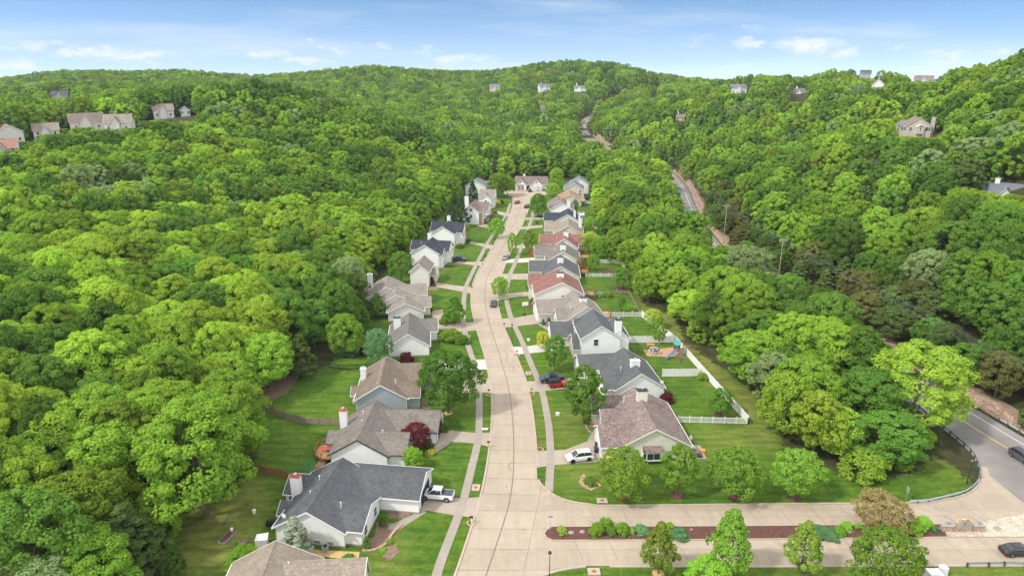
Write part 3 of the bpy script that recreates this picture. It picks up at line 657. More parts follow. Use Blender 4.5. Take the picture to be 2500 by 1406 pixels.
def trunk_mesh(name, H, r, base, cc, seed, limbs=7, mat='bark'):
    g = random.Random(seed); m = MB(); top = base + (H - base) * .62
    pts = [(0, 0, 0), (g.uniform(-.15, .15), g.uniform(-.15, .15), top * .5), (g.uniform(-.3, .3), g.uniform(-.3, .3), top)]
    m.tube(pts[0], (0, 0, .4), r * 1.5, r, 8); m.tube((0, 0, .35), pts[1], r, r * .75, 8); m.tube(pts[1], pts[2], r * .75, r * .3, 8)
    idx = list(range(len(cc))); g.shuffle(idx)
    for i in idx[:limbs]:
        c = cc[i]; h = min(max(base * .7, c[2] * .55), top * .95); s = h / top
        m.tube((pts[2][0] * s, pts[2][1] * s, h), (c[0] * .9, c[1] * .9, c[2]), r * .36, r * .10, 5)
    me = bpy.data.meshes.new(name); me.from_pydata(m.v, [], m.f); me.materials.append(M[mat]); me.update(); return me
SHAPES = {}   # kind -> list of (crown mesh, trunk mesh, H, R); unit trees scaled per instance
def mk(kind, key, seeds, H, Rr, base, nc, per, leaf, tr, limbs=7, mat='bark', flat=.75):
    SHAPES[key] = []
    for s in seeds:
        a = crown_arrays(s, H, Rr, base, nc, per, leaf, kind, flat)
        SHAPES[key].append((crown_mesh('crown', a), trunk_mesh('trunk', H, tr, base, a[3], s, limbs, mat), H, Rr))
mk('broad', 'forest', (1, 2, 3, 4, 5), 16, 6.2, 3.2, 135, 140, .42, .30, 9)
mk('oval', 'tall', (11, 12), 17, 4.6, 3.2, 110, 130, .41, .26, 8)
mk('broad', 'yard', (21, 22, 23), 10, 4.4, 1.5, 120, 62, .36, .17, 12)
mk('oval', 'ovalyard', (31, 32), 9, 3.0, 1.1, 95, 62, .34, .13, 9)
mk('pyr', 'pear', (41, 42, 43), 9, 3.1, .9, 120, 66, .32, .13, 9)
mk('cone', 'conifer', (51, 52), 11, 3.4, .8, 90, 110, .42, .18, 4, flat=.5)
mk('cone', 'arborvitae', (61, 62), 3, .9, .05, 40, 90, .22, .06, 2)
mk('shrub', 'shrub', (71, 72, 73), 2, 1.4, .05, 34, 150, .17, .05, 3)
def bare_mesh(seed, H, Rr):
    g = random.Random(seed); m = MB()
    def br(p, d, L_, r, lv):
        q = p + d * L_; m.tube(p, q, r, r * .6, 4 if lv < 2 else 3)
        if lv >= 4: return
        for k in range(3 if lv else 5):
            dd = (d + Vector((g.uniform(-1, 1), g.uniform(-1, 1), g.uniform(-.25, .7))) * .75).normalized()
            br(p + d * L_ * g.uniform(.45, 1.0), dd, L_ * g.uniform(.55, .8), r * .55, lv + 1)
    br(Vector((0, 0, 0)), Vector((0, 0, 1)), H * .40, .34, 0)
    me = bpy.data.meshes.new('branches'); me.from_pydata(m.v, [], m.f); me.materials.append(LEAF['twig']); me.update()
    at = me.attributes.new('tint', 'FLOAT', 'FACE'); at.data.foreach_set('value', [.5] * len(me.polygons)); return me
BARE = [bare_mesh(s_, 14, 5) for s_ in (5, 6)]
SHAPES['bare'] = [(b_, SHAPES['forest'][0][1], 16, 6.2) for b_ in BARE]
TG = {}
def tree(label, cat, x, y, h, r, cls, key='yard', var=None, group=None, name='tree', z=None, trunkmat=None):
    L_ = SHAPES[key]; k = var if var is not None else int(abs(x * 7.3 + y * 3.1)) % len(L_); cm, tm, H0, R0 = L_[k % len(L_)]
    t = thing(name, label, cat, (x, y, float(terr([x], [y])[0]) if z is None else z), (x * 3.7 + y) % 6.28, group)
    t.scale = (r / R0, r / R0, h / H0)
    tr = link(bpy.data.objects.new('stem' if key in ('shrub', 'arborvitae') else 'trunk', tm)); tr.parent = t
    if trunkmat: tr.material_slots[0].link = 'OBJECT'; tr.material_slots[0].material = M[trunkmat]
    c = link(bpy.data.objects.new('foliage' if key in ('shrub', 'arborvitae') else 'crown', cm)); c.parent = t; c.material_slots[0].link = 'OBJECT'; c.material_slots[0].material = LEAF[cls]
    return t
# ---- houses far away, needed first so that the wood leaves clearings for them
FAR = []   # (x, y, z, r, zb)   clearing radius and lowest height that must stay in view
def clearing(x, y, r, zb): FAR.append((x, y, r, zb))
FARH = [  # label, px, py, D, w, d, storeys height, ridge rise, heading deg, siding, roof, gable axis, extra
 ('white gabled house with a tan roof at the left edge among the treetops', 30, 352, 320, 13, 12, 5.4, 3.2, 20, 'pale', 'rust', 'v', 9.5),
 ('low beige-roofed house right of the white gable at the left edge', 115, 332, 335, 13, 10, 3.2, 3.0, 5, 'pale', 'tan', 'u', 0),
 ('long house with a grey-brown roof and white gable in the ridge-top row', 215, 315, 362, 19, 11, 4.5, 3.8, 8, 'pale', 'mauve', 'u', 0),
 ('tan-roofed house with a pale gable at the right end of the ridge-top row', 288, 318, 350, 15, 11, 4.5, 3.6, -10, 'pale', 'stone', 'u', 0),
 ('cream house with one pale gable alone right of the ridge-top row', 403, 297, 400, 13, 9, 4.6, 3.0, 8, 'white', 'tan', 'u', 0),
 ('tiny pale gable peeping out of the trees right of the lone cream house', 456, 299, 405, 6, 8, 3.0, 2.0, 5, 'white', 'tan', 'v', 0),
 ('dark slate-roofed house deep in the far woods at upper left', 147, 243, 620, 15, 10, 4.0, 3.5, 5, 'tan', 'slate', 'u', 0),
 ('red-brown house roof at the lower left edge behind a green tree', 8, 374, 285, 13, 9, 2.5, 3.0, 0, 'tan', 'rust', 'u', 0),
 ('left one of two white houses high on the central hill', 1330, 222, 900, 17, 11, 5.5, 3.5, 15, 'white', 'bluegrey', 'u', 9),
 ('right one of two white houses high on the central hill', 1415, 226, 900, 18, 11, 6.0, 3.0, -6, 'white', 'bluegrey', 'u', 11),
 ('small brown-walled house farthest left on the central hill', 1208, 220, 900, 16, 10, 4.5, 3.0, 0, 'tan', 'bluegrey', 'u', 0),
 ('lone grey roof in the woods below the two white hill houses', 1325, 272, 750, 9, 9, 2.5, 4.0, 40, 'tan', 'stone', 'u', 0),
 ('small tan house with a chimney beside the winding road', 1660, 299, 550, 8, 7, 4.0, 2.0, 0, 'beige', 'stone', 'u', 8.5),
 ('large white house with a row of tall windows on the right ridge', 1803, 230, 667, 18, 12, 6.0, 2.8, 10, 'white', 'bluegrey', 'u', 0),
 ('pale grey-roofed house with two chimneys on the right ridge', 1950, 252, 640, 15, 10, 3.0, 3.5, -12, 'white', 'bluegrey', 'u', 7.5),
 ('grey block of a house between dark trees on the skyline', 2112, 195, 600, 10, 9, 6.5, 2.0, 0, 'grey', 'slate', 'u', 0),
 ('white gabled house half hidden under the skyline trees at right', 2143, 218, 560, 11, 9, 4.0, 4.0, 0, 'white', 'bluegrey', 'v', 0),
 ('grey roofs just showing on the skyline near the right edge', 2255, 203, 620, 18, 10, 3.0, 3.5, 0, 'tan', 'mauve', 'u', 0),
 ('pale grey roof with a white chimney at the right edge among bright trees', 2460, 480, 205, 16, 10, 2.8, 3.0, -14, 'pale', 'bluegrey', 'u', 6.6),
]
for (lb, px, py, D, w, d, eh, rr_, hd, sdn, rfn, ax, chz) in FARH:
    x, y, z = AT(px, py, D); FAR.append((x, y, max(w, d) * (.62 if 250 < D < 450 else .45), z + (1.6 if D < 250 else (1.6 if D < 450 else 2.0))))
FAR.append((*AT(2240, 333, 330)[:2], 10, AT(2240, 330, 330)[2]))
FAR.append((80.4, 250, 2, 9.5)); FAR.append((82, 201, 2, 11)); 
for t_ in [(76.5, 247, 2.2, 1), (90, 335, 3, 1), (93, 352, 3, 1), (95, 372, 3, 1), (97, 392, 2.6, 1), (76, 545, 4, 1), (70, 602, 3, 1), (69, 622, 4, 1), (70, 650, 5, 1), (70, 675, 5, 2), (72, 700, 4, 3),
           (86, 120, 3, .5), (88, 108, 6, .5), (90, 98, 8, .5), (78, 100, 4, .5), (192, 962, 5, 20)]: FAR.append(t_)
# hand placed trees of the wood: (px, py of the foot, height, radius, class, shape, label)
HAND = [
 (505,1262,20,8.2,'mid','forest','tallest bright green tree leaning over the lawn left of the wooden fence'),
 (215,1385,14.5,6.4,'mid','forest','round fresh green tree at the lower left, left of a dark cedar'),
 (330,1400,11.5,5.0,'cedar','conifer','dark brown-green cedar right of the round tree at the lower left'),
 (395,1330,8.5,3.6,'mid','yard','light green sapling at the wood edge above the small conifer'),
 (60,1425,8.5,4.6,'mid','yard','bright low tree in the bottom left corner'),
 (740,918,10.5,4.0,'cedar','conifer','rusty brown conifer with a bare trunk by the brown mulch'),
 (660,945,12,6.0,'mid','forest','green tree spreading beside the rusty conifer'),
 (2222,1048,17.5,9.0,'lime','forest','broad yellow-green tree with a pale trunk beside the highway'),
 (1912,1062,12.5,5,'lime','yard','yellow-green tree behind the far end of the white picket fence'),
 (1885,985,11,4.6,'grey','yard','grey-green tree just behind the white back fence'),
 (1985,1110,12.5,4.8,'lime','ovalyard','drooping yellow-green tree at the front edge of the roadside thicket'),
 (2030,1105,9,4.4,'lime','yard','low yellow-green tree at the very front of the roadside thicket'),
 (2110,1060,13,6.2,'deep','forest','dark green tree in the middle of the roadside thicket'),
 (1950,1040,14,6.2,'mid','forest','full green tree behind the drooping tree in the thicket'),
]
EDGE = [(60,1300),(300,1180)]
cands = []
CREST = [AT(a_, b_, c_)[:2] for a_, b_, c_ in [(380,238,445),(520,236,425),(640,226,405),(770,255,430),(900,292,440),(1050,338,425)]]
def vnoise(x, y, s, o):
    return (math.sin(x / s + o) * math.cos(y / s * 1.1 - o * 2) + .6 * math.sin((x + y) / s * 1.9 + o * 3) * math.cos((x - y) / s * 1.6 + o)) / 1.6
handpos = [(G(a, b), r_) for a, b, _, r_, *_ in HAND]
def region(y0, y1, sp):
    xs = np.arange(-.80 * y1 - 30, .80 * y1 + 30, sp); ys = np.arange(y0, y1, sp * .9)
    X, Y = np.meshgrid(xs, ys); X = X + ((np.arange(len(ys)) % 2) * sp / 2)[:, None]
    X = X + rng.uniform(-.36, .36, X.shape) * sp; Y = Y + rng.uniform(-.36, .36, Y.shape) * sp
    k = (np.abs(X) < .78 * Y + 22); return X[k], Y[k]
for (y0, y1, sp) in [(62, 420, 7.4), (420, 750, 8.2), (750, 1180, 9.8)]:
    X, Y = region(y0, y1, sp); Z = terr(X, Y)
    inl = in_poly(X, Y, LAWN); dE = seg_dist(X, Y, LAWN + LAWN[:1]); dH = seg_dist(X, Y, HWY)
    r1 = rng.uniform(size=X.shape); r2 = rng.uniform(size=X.shape); r3 = rng.uniform(size=X.shape)
    for i in range(len(X)):
        x, y, z = float(X[i]), float(Y[i]), float(Z[i])
        if inl[i] or dE[i] < 1.4 or dH[i] < (10.2 if x > np.interp(y, [p[1] for p in HWY], [p[0] for p in HWY]) else 8.4): continue
        if y < 112 and x > 66: continue
        if x > 66 and y < 104: continue
        h = 12.5 + 6.0 * r1[i]; r = 4.6 + 2.2 * r2[i]
        cl_ = vnoise(x, y, 23, 1) * .9 + (r3[i] - .5) * 1.7
        if cl_ > .75: c = 'lime'
        elif cl_ > -.25: c = 'mid'
        elif cl_ > -1.0: c = 'deep'
        else: c = 'grey'
        if x < -55 and 110 < y < 240 and r3[i] > .35: c = 'lime' if c in ('mid', 'lime') else 'mid'
        if x < -40 and 380 < y < 470 and seg_dist(np.array([x]), np.array([y]), CREST)[0] < 15: c = 'deep'; h += 2.5
        cd = vnoise(x, y, 31, 4)
        if x > 74 and (cd > .5 and r2[i] > .4 or r2[i] > .87): c = 'cedar'; h *= .75; r *= .75
        elif cd > .62 and r2[i] > .6: c = 'cedar'; h *= .8; r *= .75
        if x > 74 and dH[i] < 22 and y < 330:
            c = 'cedar' if r3[i] > .55 else ('olive' if r3[i] > .3 else 'deep'); h = min(h, 4.5 + dH[i] * .28 + 2 * r1[i]); r *= .78
        elif 0 <= x <= 74 and dE[i] < 6: h *= .8
        if r3[i] > .992 and c != 'cedar': c = 'twig'
        if dE[i] < 9 and r1[i] > .5: h *= .72; r *= .9
        ok = True
        for (hp, hr) in handpos:
            if math.hypot(x - hp[0], y - hp[1]) < hr * .75 + r * .45: ok = False; break
        if not ok: continue
        d = math.hypot(x, y); az = math.atan2(x, y)
        for (tx, ty, tr_, tz) in FAR:
            D = math.hypot(tx, ty)
            if math.hypot(x - tx, y - ty) < tr_ + 2.5: ok = False; break
            if d < D:
                da = abs(az - math.atan2(tx, ty))
                if da < tr_ / D * .95 + r * .75 / d:
                    los = CAMH + (tz - CAMH) * d / D
                    if z + h > los:
                        hn = los - z
                        if hn < 4.2: ok = False; break
                        if hn < h: r *= max(.62, hn / h); h = hn
        if not ok: continue
        cands.append((d, x, y, z, h, r, c, 0))
        if dE[i] < 9 and y < 330:      # understorey filling the wood's edge down to the ground
            a_ = r3[i] * 6.28
            xx, yy = x + 3.2 * math.cos(a_), y + 3.2 * math.sin(a_)
            if not in_poly(np.array([xx]), np.array([yy]), LAWN)[0] and seg_dist(np.array([xx]), np.array([yy]), HWY)[0] > 10:
                cands.append((d + .01, xx, yy, float(terr([xx], [yy])[0]), 3.5 + 2.5 * r2[i], 2.8 + r1[i], 'deep' if c in ('deep', 'cedar') else 'mid', 1))
cands.sort(key=lambda c: c[0] - c[5] * 4)
LM = {'lime': 'bright yellow-green', 'mid': 'fresh green', 'deep': 'deep green', 'grey': 'dusty grey-green', 'cedar': 'dark brownish', 'olive': 'dull olive', 'twig': 'bare twiggy'}
def place_label(x, y, h):
    if x > 74: a = ('on the bank beyond the highway', 'trees on the bank beyond the highway')
    elif x > 0: a = ('in the belt between back yards and highway', 'trees of the belt before the highway')
    else:
        if y < 100: a = ('in the wood at the lower left corner', 'trees at the lower left corner')
        elif y < 135: a = ('in the wood left of the wooden fence', 'trees left of the wooden fence')
        else: a = ('in the wood behind the left row of houses', 'trees behind the left row of houses')
    return a
LAND = [(-36, 70, 'the nearest tan roof'), (-34, 90, 'the dark grey-roofed house'), (-31, 108, 'the round-decked house'), (-31, 127, 'the grey-sided house'), (-29, 153, 'the olive-roofed house'), (-35, 178, 'the stepped-gable house'), (-31, 204, 'the narrow tan house'),
        (-33, 225, 'the white two-storey house'), (-60, 70, 'the lower left corner'), (-75, 95, 'the left edge'), (-62, 112, 'the tallest bright tree'), (-110, 160, 'the far left edge'), (-95, 190, 'the far left edge'), (53, 110, 'the picket fence end'), (50, 130, 'the long white fence'), (46, 160, 'the playground yard'),
        (42, 190, 'the weathered rail fence'), (34, 215, 'the vegetable plot'), (70, 125, 'the roadside thicket'), (82, 150, 'the rock bank'), (82, 201, 'the nearer utility pole'), (80, 250, 'the upper utility pole'), (120, 160, 'the right edge'), (110, 190, 'the hillside')]
NIND = 300 - len(HAND)
def visible(c):
    d, x, y, z, h, r, *_ = c
    dz = y * math.cos(PITCH) - (z + h * .6 - CAMH) * math.sin(PITCH); px = 1250 + FOC * x / dz
    uy = y * math.sin(PITCH) + (z + h - CAMH) * math.cos(PITCH); py = 703 - FOC * uy / dz
    return -60 < px < 2560 and py < 1395
ind = [c for c in cands if visible(c) and c[7] == 0][:NIND]; indset = set((c[1], c[2]) for c in ind)
for (px, py, h, r, cls, shp, lb) in HAND:
    x, y = G(px, py); tree(lb, 'tree', x, y, h, r, cls, shp, trunkmat='palebark' if 'pale trunk' in lb else None)
for (d, x, y, z, h, r, c, u) in ind:
    lb, gr = place_label(x, y, h)
    shp = 'conifer' if c == 'cedar' else ('tall' if h > 16.5 and r < 5.6 else 'forest')
    if c == 'cedar': shp = 'conifer' if (x * 13) % 2 > 1 else 'forest'
    if c == 'twig': shp = 'bare'
    size = ('tall' if h > 16 else ('low' if h < 10.5 else 'middling')) + (' wide' if r > 6 else (' slim' if r < 5.1 else ''))
    kind = 'cedar' if c == 'cedar' else 'broadleaf tree'; size = size.replace('middling ', '') if size != 'middling' else size
    lm = min(LAND, key=lambda q: math.hypot(q[0] - x, q[1] - y)); de = seg_dist(np.array([x]), np.array([y]), LAWN + LAWN[:1])[0]
    rel = 'in front of' if y < lm[1] - 4 and abs(x - lm[0]) < 12 else ('left of' if x < lm[0] - 5 else ('right of' if x > lm[0] + 5 else 'behind'))
    edge = 'at the wood edge' if de < 8 else ('deep in the wood' if de > 26 else 'within the wood')
    tree(f'{size} {LM[c]} {kind} {edge} {rel} {lm[2]}'.replace('broadleaf tree', 'tree'), 'tree', x, y, h, r, c, shp, z=z, group=gr)
# ---- everything farther off reads as one mass of woodland: ONE object
rest = [c for c in cands if (c[1], c[2]) not in indset]
CLS = ['lime', 'mid', 'deep', 'grey', 'cedar', 'olive', 'twig']
src = bpy.data.collections.new('woodland_source')
lod = {'m': [crown_mesh('crown', crown_arrays(s, 16, 6.2, 1.2, 85, 70, .64, 'broad')) for s in (101, 102, 103)],
       'f': [crown_mesh('crown', crown_arrays(s, 16, 6.2, 1.0, 42, 45, 1.1, 'broad')) for s in (111, 112, 113)]}
cone_ = [crown_mesh('crown', crown_arrays(s, 16, 4.6, .8, 60, 45, .85, 'cone', .5)) for s in (121, 122)] ; cone_.append(lod['m'][0])
order = {}
k = 0
for c in CLS:
    for l_ in ('m', 'f'):
        for v_ in range(3):
            o = bpy.data.objects.new('woodland_%03d' % k, BARE[v_ % 2] if c == 'twig' else (cone_[v_] if c == 'cedar' else lod[l_][v_])); o.material_slots[0].link = 'OBJECT'; o.material_slots[0].material = LEAF[c]
            src.objects.link(o); order[(c, l_, v_)] = k; k += 1
P_ = np.array([[c[1], c[2], c[3] - .6] for c in rest], np.float32)
wm = bpy.data.meshes.new('woodland'); wm.vertices.add(len(P_)); wm.vertices.foreach_set('co', P_.ravel())
a1 = wm.attributes.new('variant', 'INT', 'POINT'); a1.data.foreach_set('value', np.array([order[(c[6], 'm' if c[0] < 380 else 'f', i % 3)] for i, c in enumerate(rest)], np.int32))
a2 = wm.attributes.new('scl', 'FLOAT_VECTOR', 'POINT'); a2.data.foreach_set('vector', np.array([[c[5] / 6.2, c[5] / 6.2, c[4] / 16] for c in rest], np.float32).ravel())
a3 = wm.attributes.new('rot', 'FLOAT_VECTOR', 'POINT'); a3.data.foreach_set('vector', np.array([[0, 0, (c[1] * 3.1 + c[2]) % 6.28] for c in rest], np.float32).ravel())
wood = link(bpy.data.objects.new('woodland', wm))
tag(wood, 'dense mass of leafy green woodland covering the hills', 'woodland', kind='stuff')
gn = bpy.data.node_groups.new('scatter', 'GeometryNodeTree')
gn.interface.new_socket('Geometry', in_out='INPUT', socket_type='NodeSocketGeometry'); gn.interface.new_socket('Geometry', in_out='OUTPUT', socket_type='NodeSocketGeometry')
gi = gn.nodes.new('NodeGroupInput'); go = gn.nodes.new('NodeGroupOutput'); ip = gn.nodes.new('GeometryNodeInstanceOnPoints'); ci = gn.nodes.new('GeometryNodeCollectionInfo')
ci.inputs['Collection'].default_value = src; ci.inputs['Separate Children'].default_value = True; ci.inputs['Reset Children'].default_value = True
def na(nm, dt):
    n = gn.nodes.new('GeometryNodeInputNamedAttribute'); n.data_type = dt; n.inputs['Name'].default_value = nm; return n.outputs['Attribute']
gn.links.new(gi.outputs[0], ip.inputs['Points']); gn.links.new(ci.outputs[0], ip.inputs['Instance']); ip.inputs['Pick Instance'].default_value = True
gn.links.new(na('variant', 'INT'), ip.inputs['Instance Index']); gn.links.new(na('rot', 'FLOAT_VECTOR'), ip.inputs['Rotation']); gn.links.new(na('scl', 'FLOAT_VECTOR'), ip.inputs['Scale'])
gn.links.new(ip.outputs[0], go.inputs[0])
md = wood.modifiers.new('scatter', 'NODES'); md.node_group = gn

# ------------------------------------------------------------------ houses
def window(parent, face, a, z, w, h, pos, glass='glass', bars=True, frame='whitetrim'):
    """face S/N: wall plane v=pos, a = centre along u; face E/W: plane u=pos, a = centre along v"""
    sg = {'S': -1, 'N': 1, 'E': 1, 'W': -1}[face]
    def bx(m, a0, a1, z0, z1, d0, d1):
        q = sorted((pos + sg * d0, pos + sg * d1))
        if face in 'SN': m.box(a0, a1, q[0], q[1], z0, z1)
        else: m.box(q[0], q[1], a0, a1, z0, z1)
    f = MB(); t = .09
    bx(f, a - w/2 - t, a + w/2 + t, z + h, z + h + t, .0, .06); bx(f, a - w/2 - t, a + w/2 + t, z - t, z, .0, .08)
    bx(f, a - w/2 - t, a - w/2, z, z + h, .0, .06); bx(f, a + w/2, a + w/2 + t, z, z + h, .0, .06)
    if bars: bx(f, a - w/2, a + w/2, z + h/2 - .03, z + h/2 + .03, .022, .05)
    fo = f.build('window', M[frame], parent)
    p = MB(); bx(p, a - w/2, a + w/2, z, z + h, .004, .02); p.build('pane', M[glass], fo)
    return fo
def house(label, O, rot, sid, rf, wings, chim=(), wins=(), gdoors=(), vents=(), trim='whitetrim', cat='house', z=None, extra=None, ov=.38, brickfront=None):
    zz = float(terr([O[0]], [O[1]])[0]) if z is None else z
    H = thing('house', label, cat, (O[0], O[1], zz), R(rot), 'houses of the street' if z is None else 'houses on the hills')
    wm_, rm, tm, fm = MB(), MB(), MB(), MB()
    for k, wg in enumerate(wings):
        u0, u1, v0, v1, ze, zr, ax = wg[:7]; rc = wg[7] if len(wg) > 7 else .5; zb = wg[8] if len(wg) > 8 else 0
        e = .012 * k; u0 += e; v0 += e; u1 -= e; v1 -= e; th = .15
        a0, a1, b0, b1 = (u0, u1, v0, v1) if ax == 'v' else (v0, v1, u0, u1)      # a across the ridge, b along it
        c = a0 + (a1 - a0) * rc
        wm_.ext([(a0, zb), (a1, zb), (a1, ze), (c, zr - th), (a0, ze)], b0, b1, ax)
        if zb == 0: fm.ext([(a0 - .02, -1.2), (a1 + .02, -1.2), (a1 + .02, .32), (a0 - .02, .32)], b0 - .02, b1 + .02, ax)
        s0 = (zr - ze) / (c - a0); s1 = (zr - ze) / (a1 - c)
        A0, A1 = a0 - ov, a1 + ov; Z0, Z1 = ze - ov * s0 + .10, ze - ov * s1 + .10; zr_ = zr + .10
        B0, B1 = b0 - ov * .8, b1 + ov * .8
        rm.ext([(A0, Z0), (c, zr_), (A1, Z1), (A1, Z1 - th), (c, zr_ - th), (A0, Z0 - th)], B0, B1, ax)
        rm.ext([(c - .16, zr_ + .02 - .16 * s0), (c, zr_ + .05), (c + .16, zr_ + .02 - .16 * s1), (c, zr_ - .05)], B0 + .02, B1 - .02, ax)
        t = .10
        for (p0, p1) in ((B0 - .07, B0 - .003), (B1 + .003, B1 + .07)):
            tm.ext([(A0 - .05, Z0 + .03), (c, zr_ + .03), (A1 + .05, Z1 + .03), (A1 + .05, Z1 - .25), (c, zr_ - .25), (A0 - .05, Z0 - .25)], p0, p1, ax)
        for (q0, q1, zq) in ((A0 - .13, A0 - .003, Z0), (A1 + .003, A1 + .13, Z1)):
            tm.ext([(q0, zq - .16), (q1, zq - .16), (q1, zq - .02), (q0, zq - .02)], B0, B1, ax)
        if zb == 0:      # corner boards / downpipes
            for ua in (u0 - .03, u1 - .05):
                for va in (v0 - .03, v1 - .05): tm.box(ua, ua + .09, va, va + .09, .3, ze - .05)
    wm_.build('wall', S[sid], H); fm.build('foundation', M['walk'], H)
    ro = rm.build('roof', RF[rf], H); tm.build('roof_trim', M[trim], H)
    for (u, v, zt, w, d, *cp) in chim:
        ch = MB().box(u - w/2, u + w/2, v - d/2, v + d/2, .3, zt).build('chimney', S['white'] if len(cp) < 2 else S[cp[1]], ro)
        capm = {'r': 'redcap', 'd': 'darkmetal', 'w': 'whitetrim'}[cp[0] if cp else 'w']
        m = MB().box(u - w/2 - .07, u + w/2 + .07, v - d/2 - .07, v + d/2 + .07, zt + .003, zt + .10); m.build('chimney_cap', M[capm], ro)
        m = MB(); m.lathe([(.16, zt + .1), (.16, zt + .42), (.30, zt + .44), (.30, zt + .52), (.05, zt + .60)], (u, v), 10); m.build('flue', M['metal'], ro)
    for (u, v, zb, hh) in vents:
        m = MB(); m.tube((u, v, zb - .3), (u, v, zb + hh), .055, n=7); m.lathe([(.11, zb + hh), (.11, zb + hh + .10), (.02, zb + hh + .12)], (u, v), 8); m.build('vent_pipe', M['white'], ro)
    for wd in wins:
        window(H, *wd)
    for (face, a, pos, w, h, mt) in gdoors:
        m = MB(); sg = {'S': -1, 'N': 1, 'E': 1, 'W': -1}[face]
        for k in range(4):
            z0 = .05 + k * h / 4; q = sorted((pos + sg * .004, pos + sg * (.05)))
            if face in 'SN': m.box(a - w/2, a + w/2, q[0], q[1], z0, z0 + h/4 - .03)
            else: m.box(q[0], q[1], a - w/2, a + w/2, z0, z0 + h/4 - .03)
        m.build('garage_door', M[mt], H)
    if extra: extra(H)
    return H
def stdwins(side, pos, vs, z=1.0, w=.95, h=1.4): return [(side, v, z, w, h, pos) for v in vs]
def ridge_vents(H, u, v0, v1, z, n, r=.14):
    for k in range(n):
        v = v0 + (v1 - v0) * k / max(1, n - 1)
        MB().box(u - r, u + r, v - r, v + r, z - .1, z + .18).build('roof_vent', M['darktrim'] if n < 6 else M['tan'], H)
# L0 bottom left, tan roof cut by the picture edge
house('tan-roofed house cut by the bottom edge, nearest of all', (-36.0, 62.5), 4, 'white', 'tan',
      [(0, 11.2, 0, 12.2, 2.7, 5.7, 'v'), (5, 17.6, 0, 10.2, 2.7, 4.9, 'u', .92)], wins=stdwins('E', 17.59, (3, 5.5)) , vents=[(8, 9, 4.6, .4)])
def l1x(H):
    # shutters, dish, basement windows
    MB().box(12.40, 12.46, 1.1, 1.6, .9, 2.3).build('shutter', M['shutter'], H); MB().box(12.40, 12.46, 2.9, 3.4, .9, 2.3).build('shutter', M['shutter'], H)
    m = MB(); m.tube((.9, 1.2, 3.0), (.9, 1.2, 3.7), .03); m.add([(.9 + .42 * math.cos(a) * .9, 1.2 - .12 - .08 * math.cos(a), 3.75 + .42 * math.sin(a)) for a in np.linspace(0, 5.9, 14)], [tuple(range(14))]); m.build('satellite_dish', M['white'], H)
    ridge_vents(H, 4.2, 2.0, 12.5, 5.15, 4)
house('low house with a dark grey roof and red-topped chimney, white pickup at its garage', (-34.0, 82.3), -7.5, 'white', 'slate',
      [(0, 10.2, 0, 13.6, 2.75, 5.7, 'v'), (7, 12.6, .62, 8.4, 2.75, 4.3, 'u'), (5, 18.7, 8.9, 17.0, 2.75, 4.7, 'u'), (-2.3, 3, 8.2, 13.2, 2.5, 4.0, 'u'), (-1.2, 3, 3.6, 6.6, 2.2, 3.3, 'u')],
      chim=[(-.1, 7.7, 5.9, 1.5, .9, 'r')], vents=[(8.6, 3.6, 4.0, .9), (3.2, 8.9, 4.9, .5), (3.2, 5.4, 4.6, .5)],
      wins=[('S', 8.1, .42, .9, .42, 0), ('S', 6.1, .42, .9, .42, 0), ('E', 2.25, .9, 1.1, 1.4, 12.6), ('E', 6.6, .9, 1.0, 1.4, 12.6), ('S', -1.2, .9, 1.1, 1.4, 8.25), ('W', 9.6, .9, 1.2, 1.4, -2.26), ('W', 11.6, .9, 1.2, 1.4, -2.26)],
      gdoors=[('E', 12.9, 18.7, 4.9, 2.25, 'garagedark')], extra=l1x)
# L2
house('house with a grey-brown roof and dark trim, round deck at its back', (-30.9, 101.2), -2.5, 'white', 'taupe',
      [(0, 9.8, 0, 13.4, 2.75, 5.7, 'v'), (6.5, 12.7, .62, 8.0, 2.75, 4.6, 'u'), (5, 17.0, 8.2, 16.2, 2.75, 4.7, 'u'), (-1.8, 4, 4.2, 8.0, 2.5, 3.7, 'u')],
      chim=[(-.1, 9.2, 6.1, 1.3, .9, 'r')], vents=[(8.2, 4.2, 4.5, .5), (3.4, 9.8, 5.2, .4), (4.0, 6.6, 5.3, .3)], trim='darktrim',
      wins=stdwins('E', 12.68, (2.2, 5.0)) + stdwins('W', 0, (2, 11)), gdoors=[('E', 12.2, 16.98, 4.9, 2.25, 'garagedark')])
# L3
house('grey-sided house with a brown roof and a white chimney, first beyond the big yard tree', (-30.8, 120.8), 4.3, 'grey', 'brown',
      [(0, 9.9, 0, 13.2, 2.75, 5.8, 'v'), (6.5, 12.3, .62, 7.6, 2.75, 4.6, 'u'), (5, 15.6, 8.2, 16.0, 2.75, 4.7, 'u'), (-1.2, 4, 3.0, 6.2, 2.4, 3.4, 'u')],
      chim=[(.5, 8.6, 5.4, 1.1, 1.1, 'w')], vents=[(7.6, 3.2, 4.4, .9)], wins=stdwins('E', 12.27, (1.6, 5.2)) + stdwins('W', 0, (1.5, 10.5)),
      gdoors=[('E', 12.0, 15.6, 4.9, 2.25, 'garagewhite')], extra=lambda H: ridge_vents(H, 4.2, 1.5, 12, 5.35, 11, .12))
# L5
house('white house with an olive-grey roof and a row of roof vents along the ridge', (-28.9, 147.0), 6.5, 'white', 'olive',
      [(0, 9.4, 0, 14.0, 2.75, 5.8, 'v'), (4.8, 11.4, 9.0, 16.0, 2.75, 4.6, 'u')], chim=[(1.8, 9.0, 6.6, 1.7, .9, 'd')],
      wins=stdwins('E', 9.4, (2, 5)) + stdwins('W', 0, (3, 11)), gdoors=[('E', 12.5, 11.4, 4.5, 2.2, 'garagewhite')], extra=lambda H: ridge_vents(H, 4.0, 1.5, 12, 5.2, 11, .12))
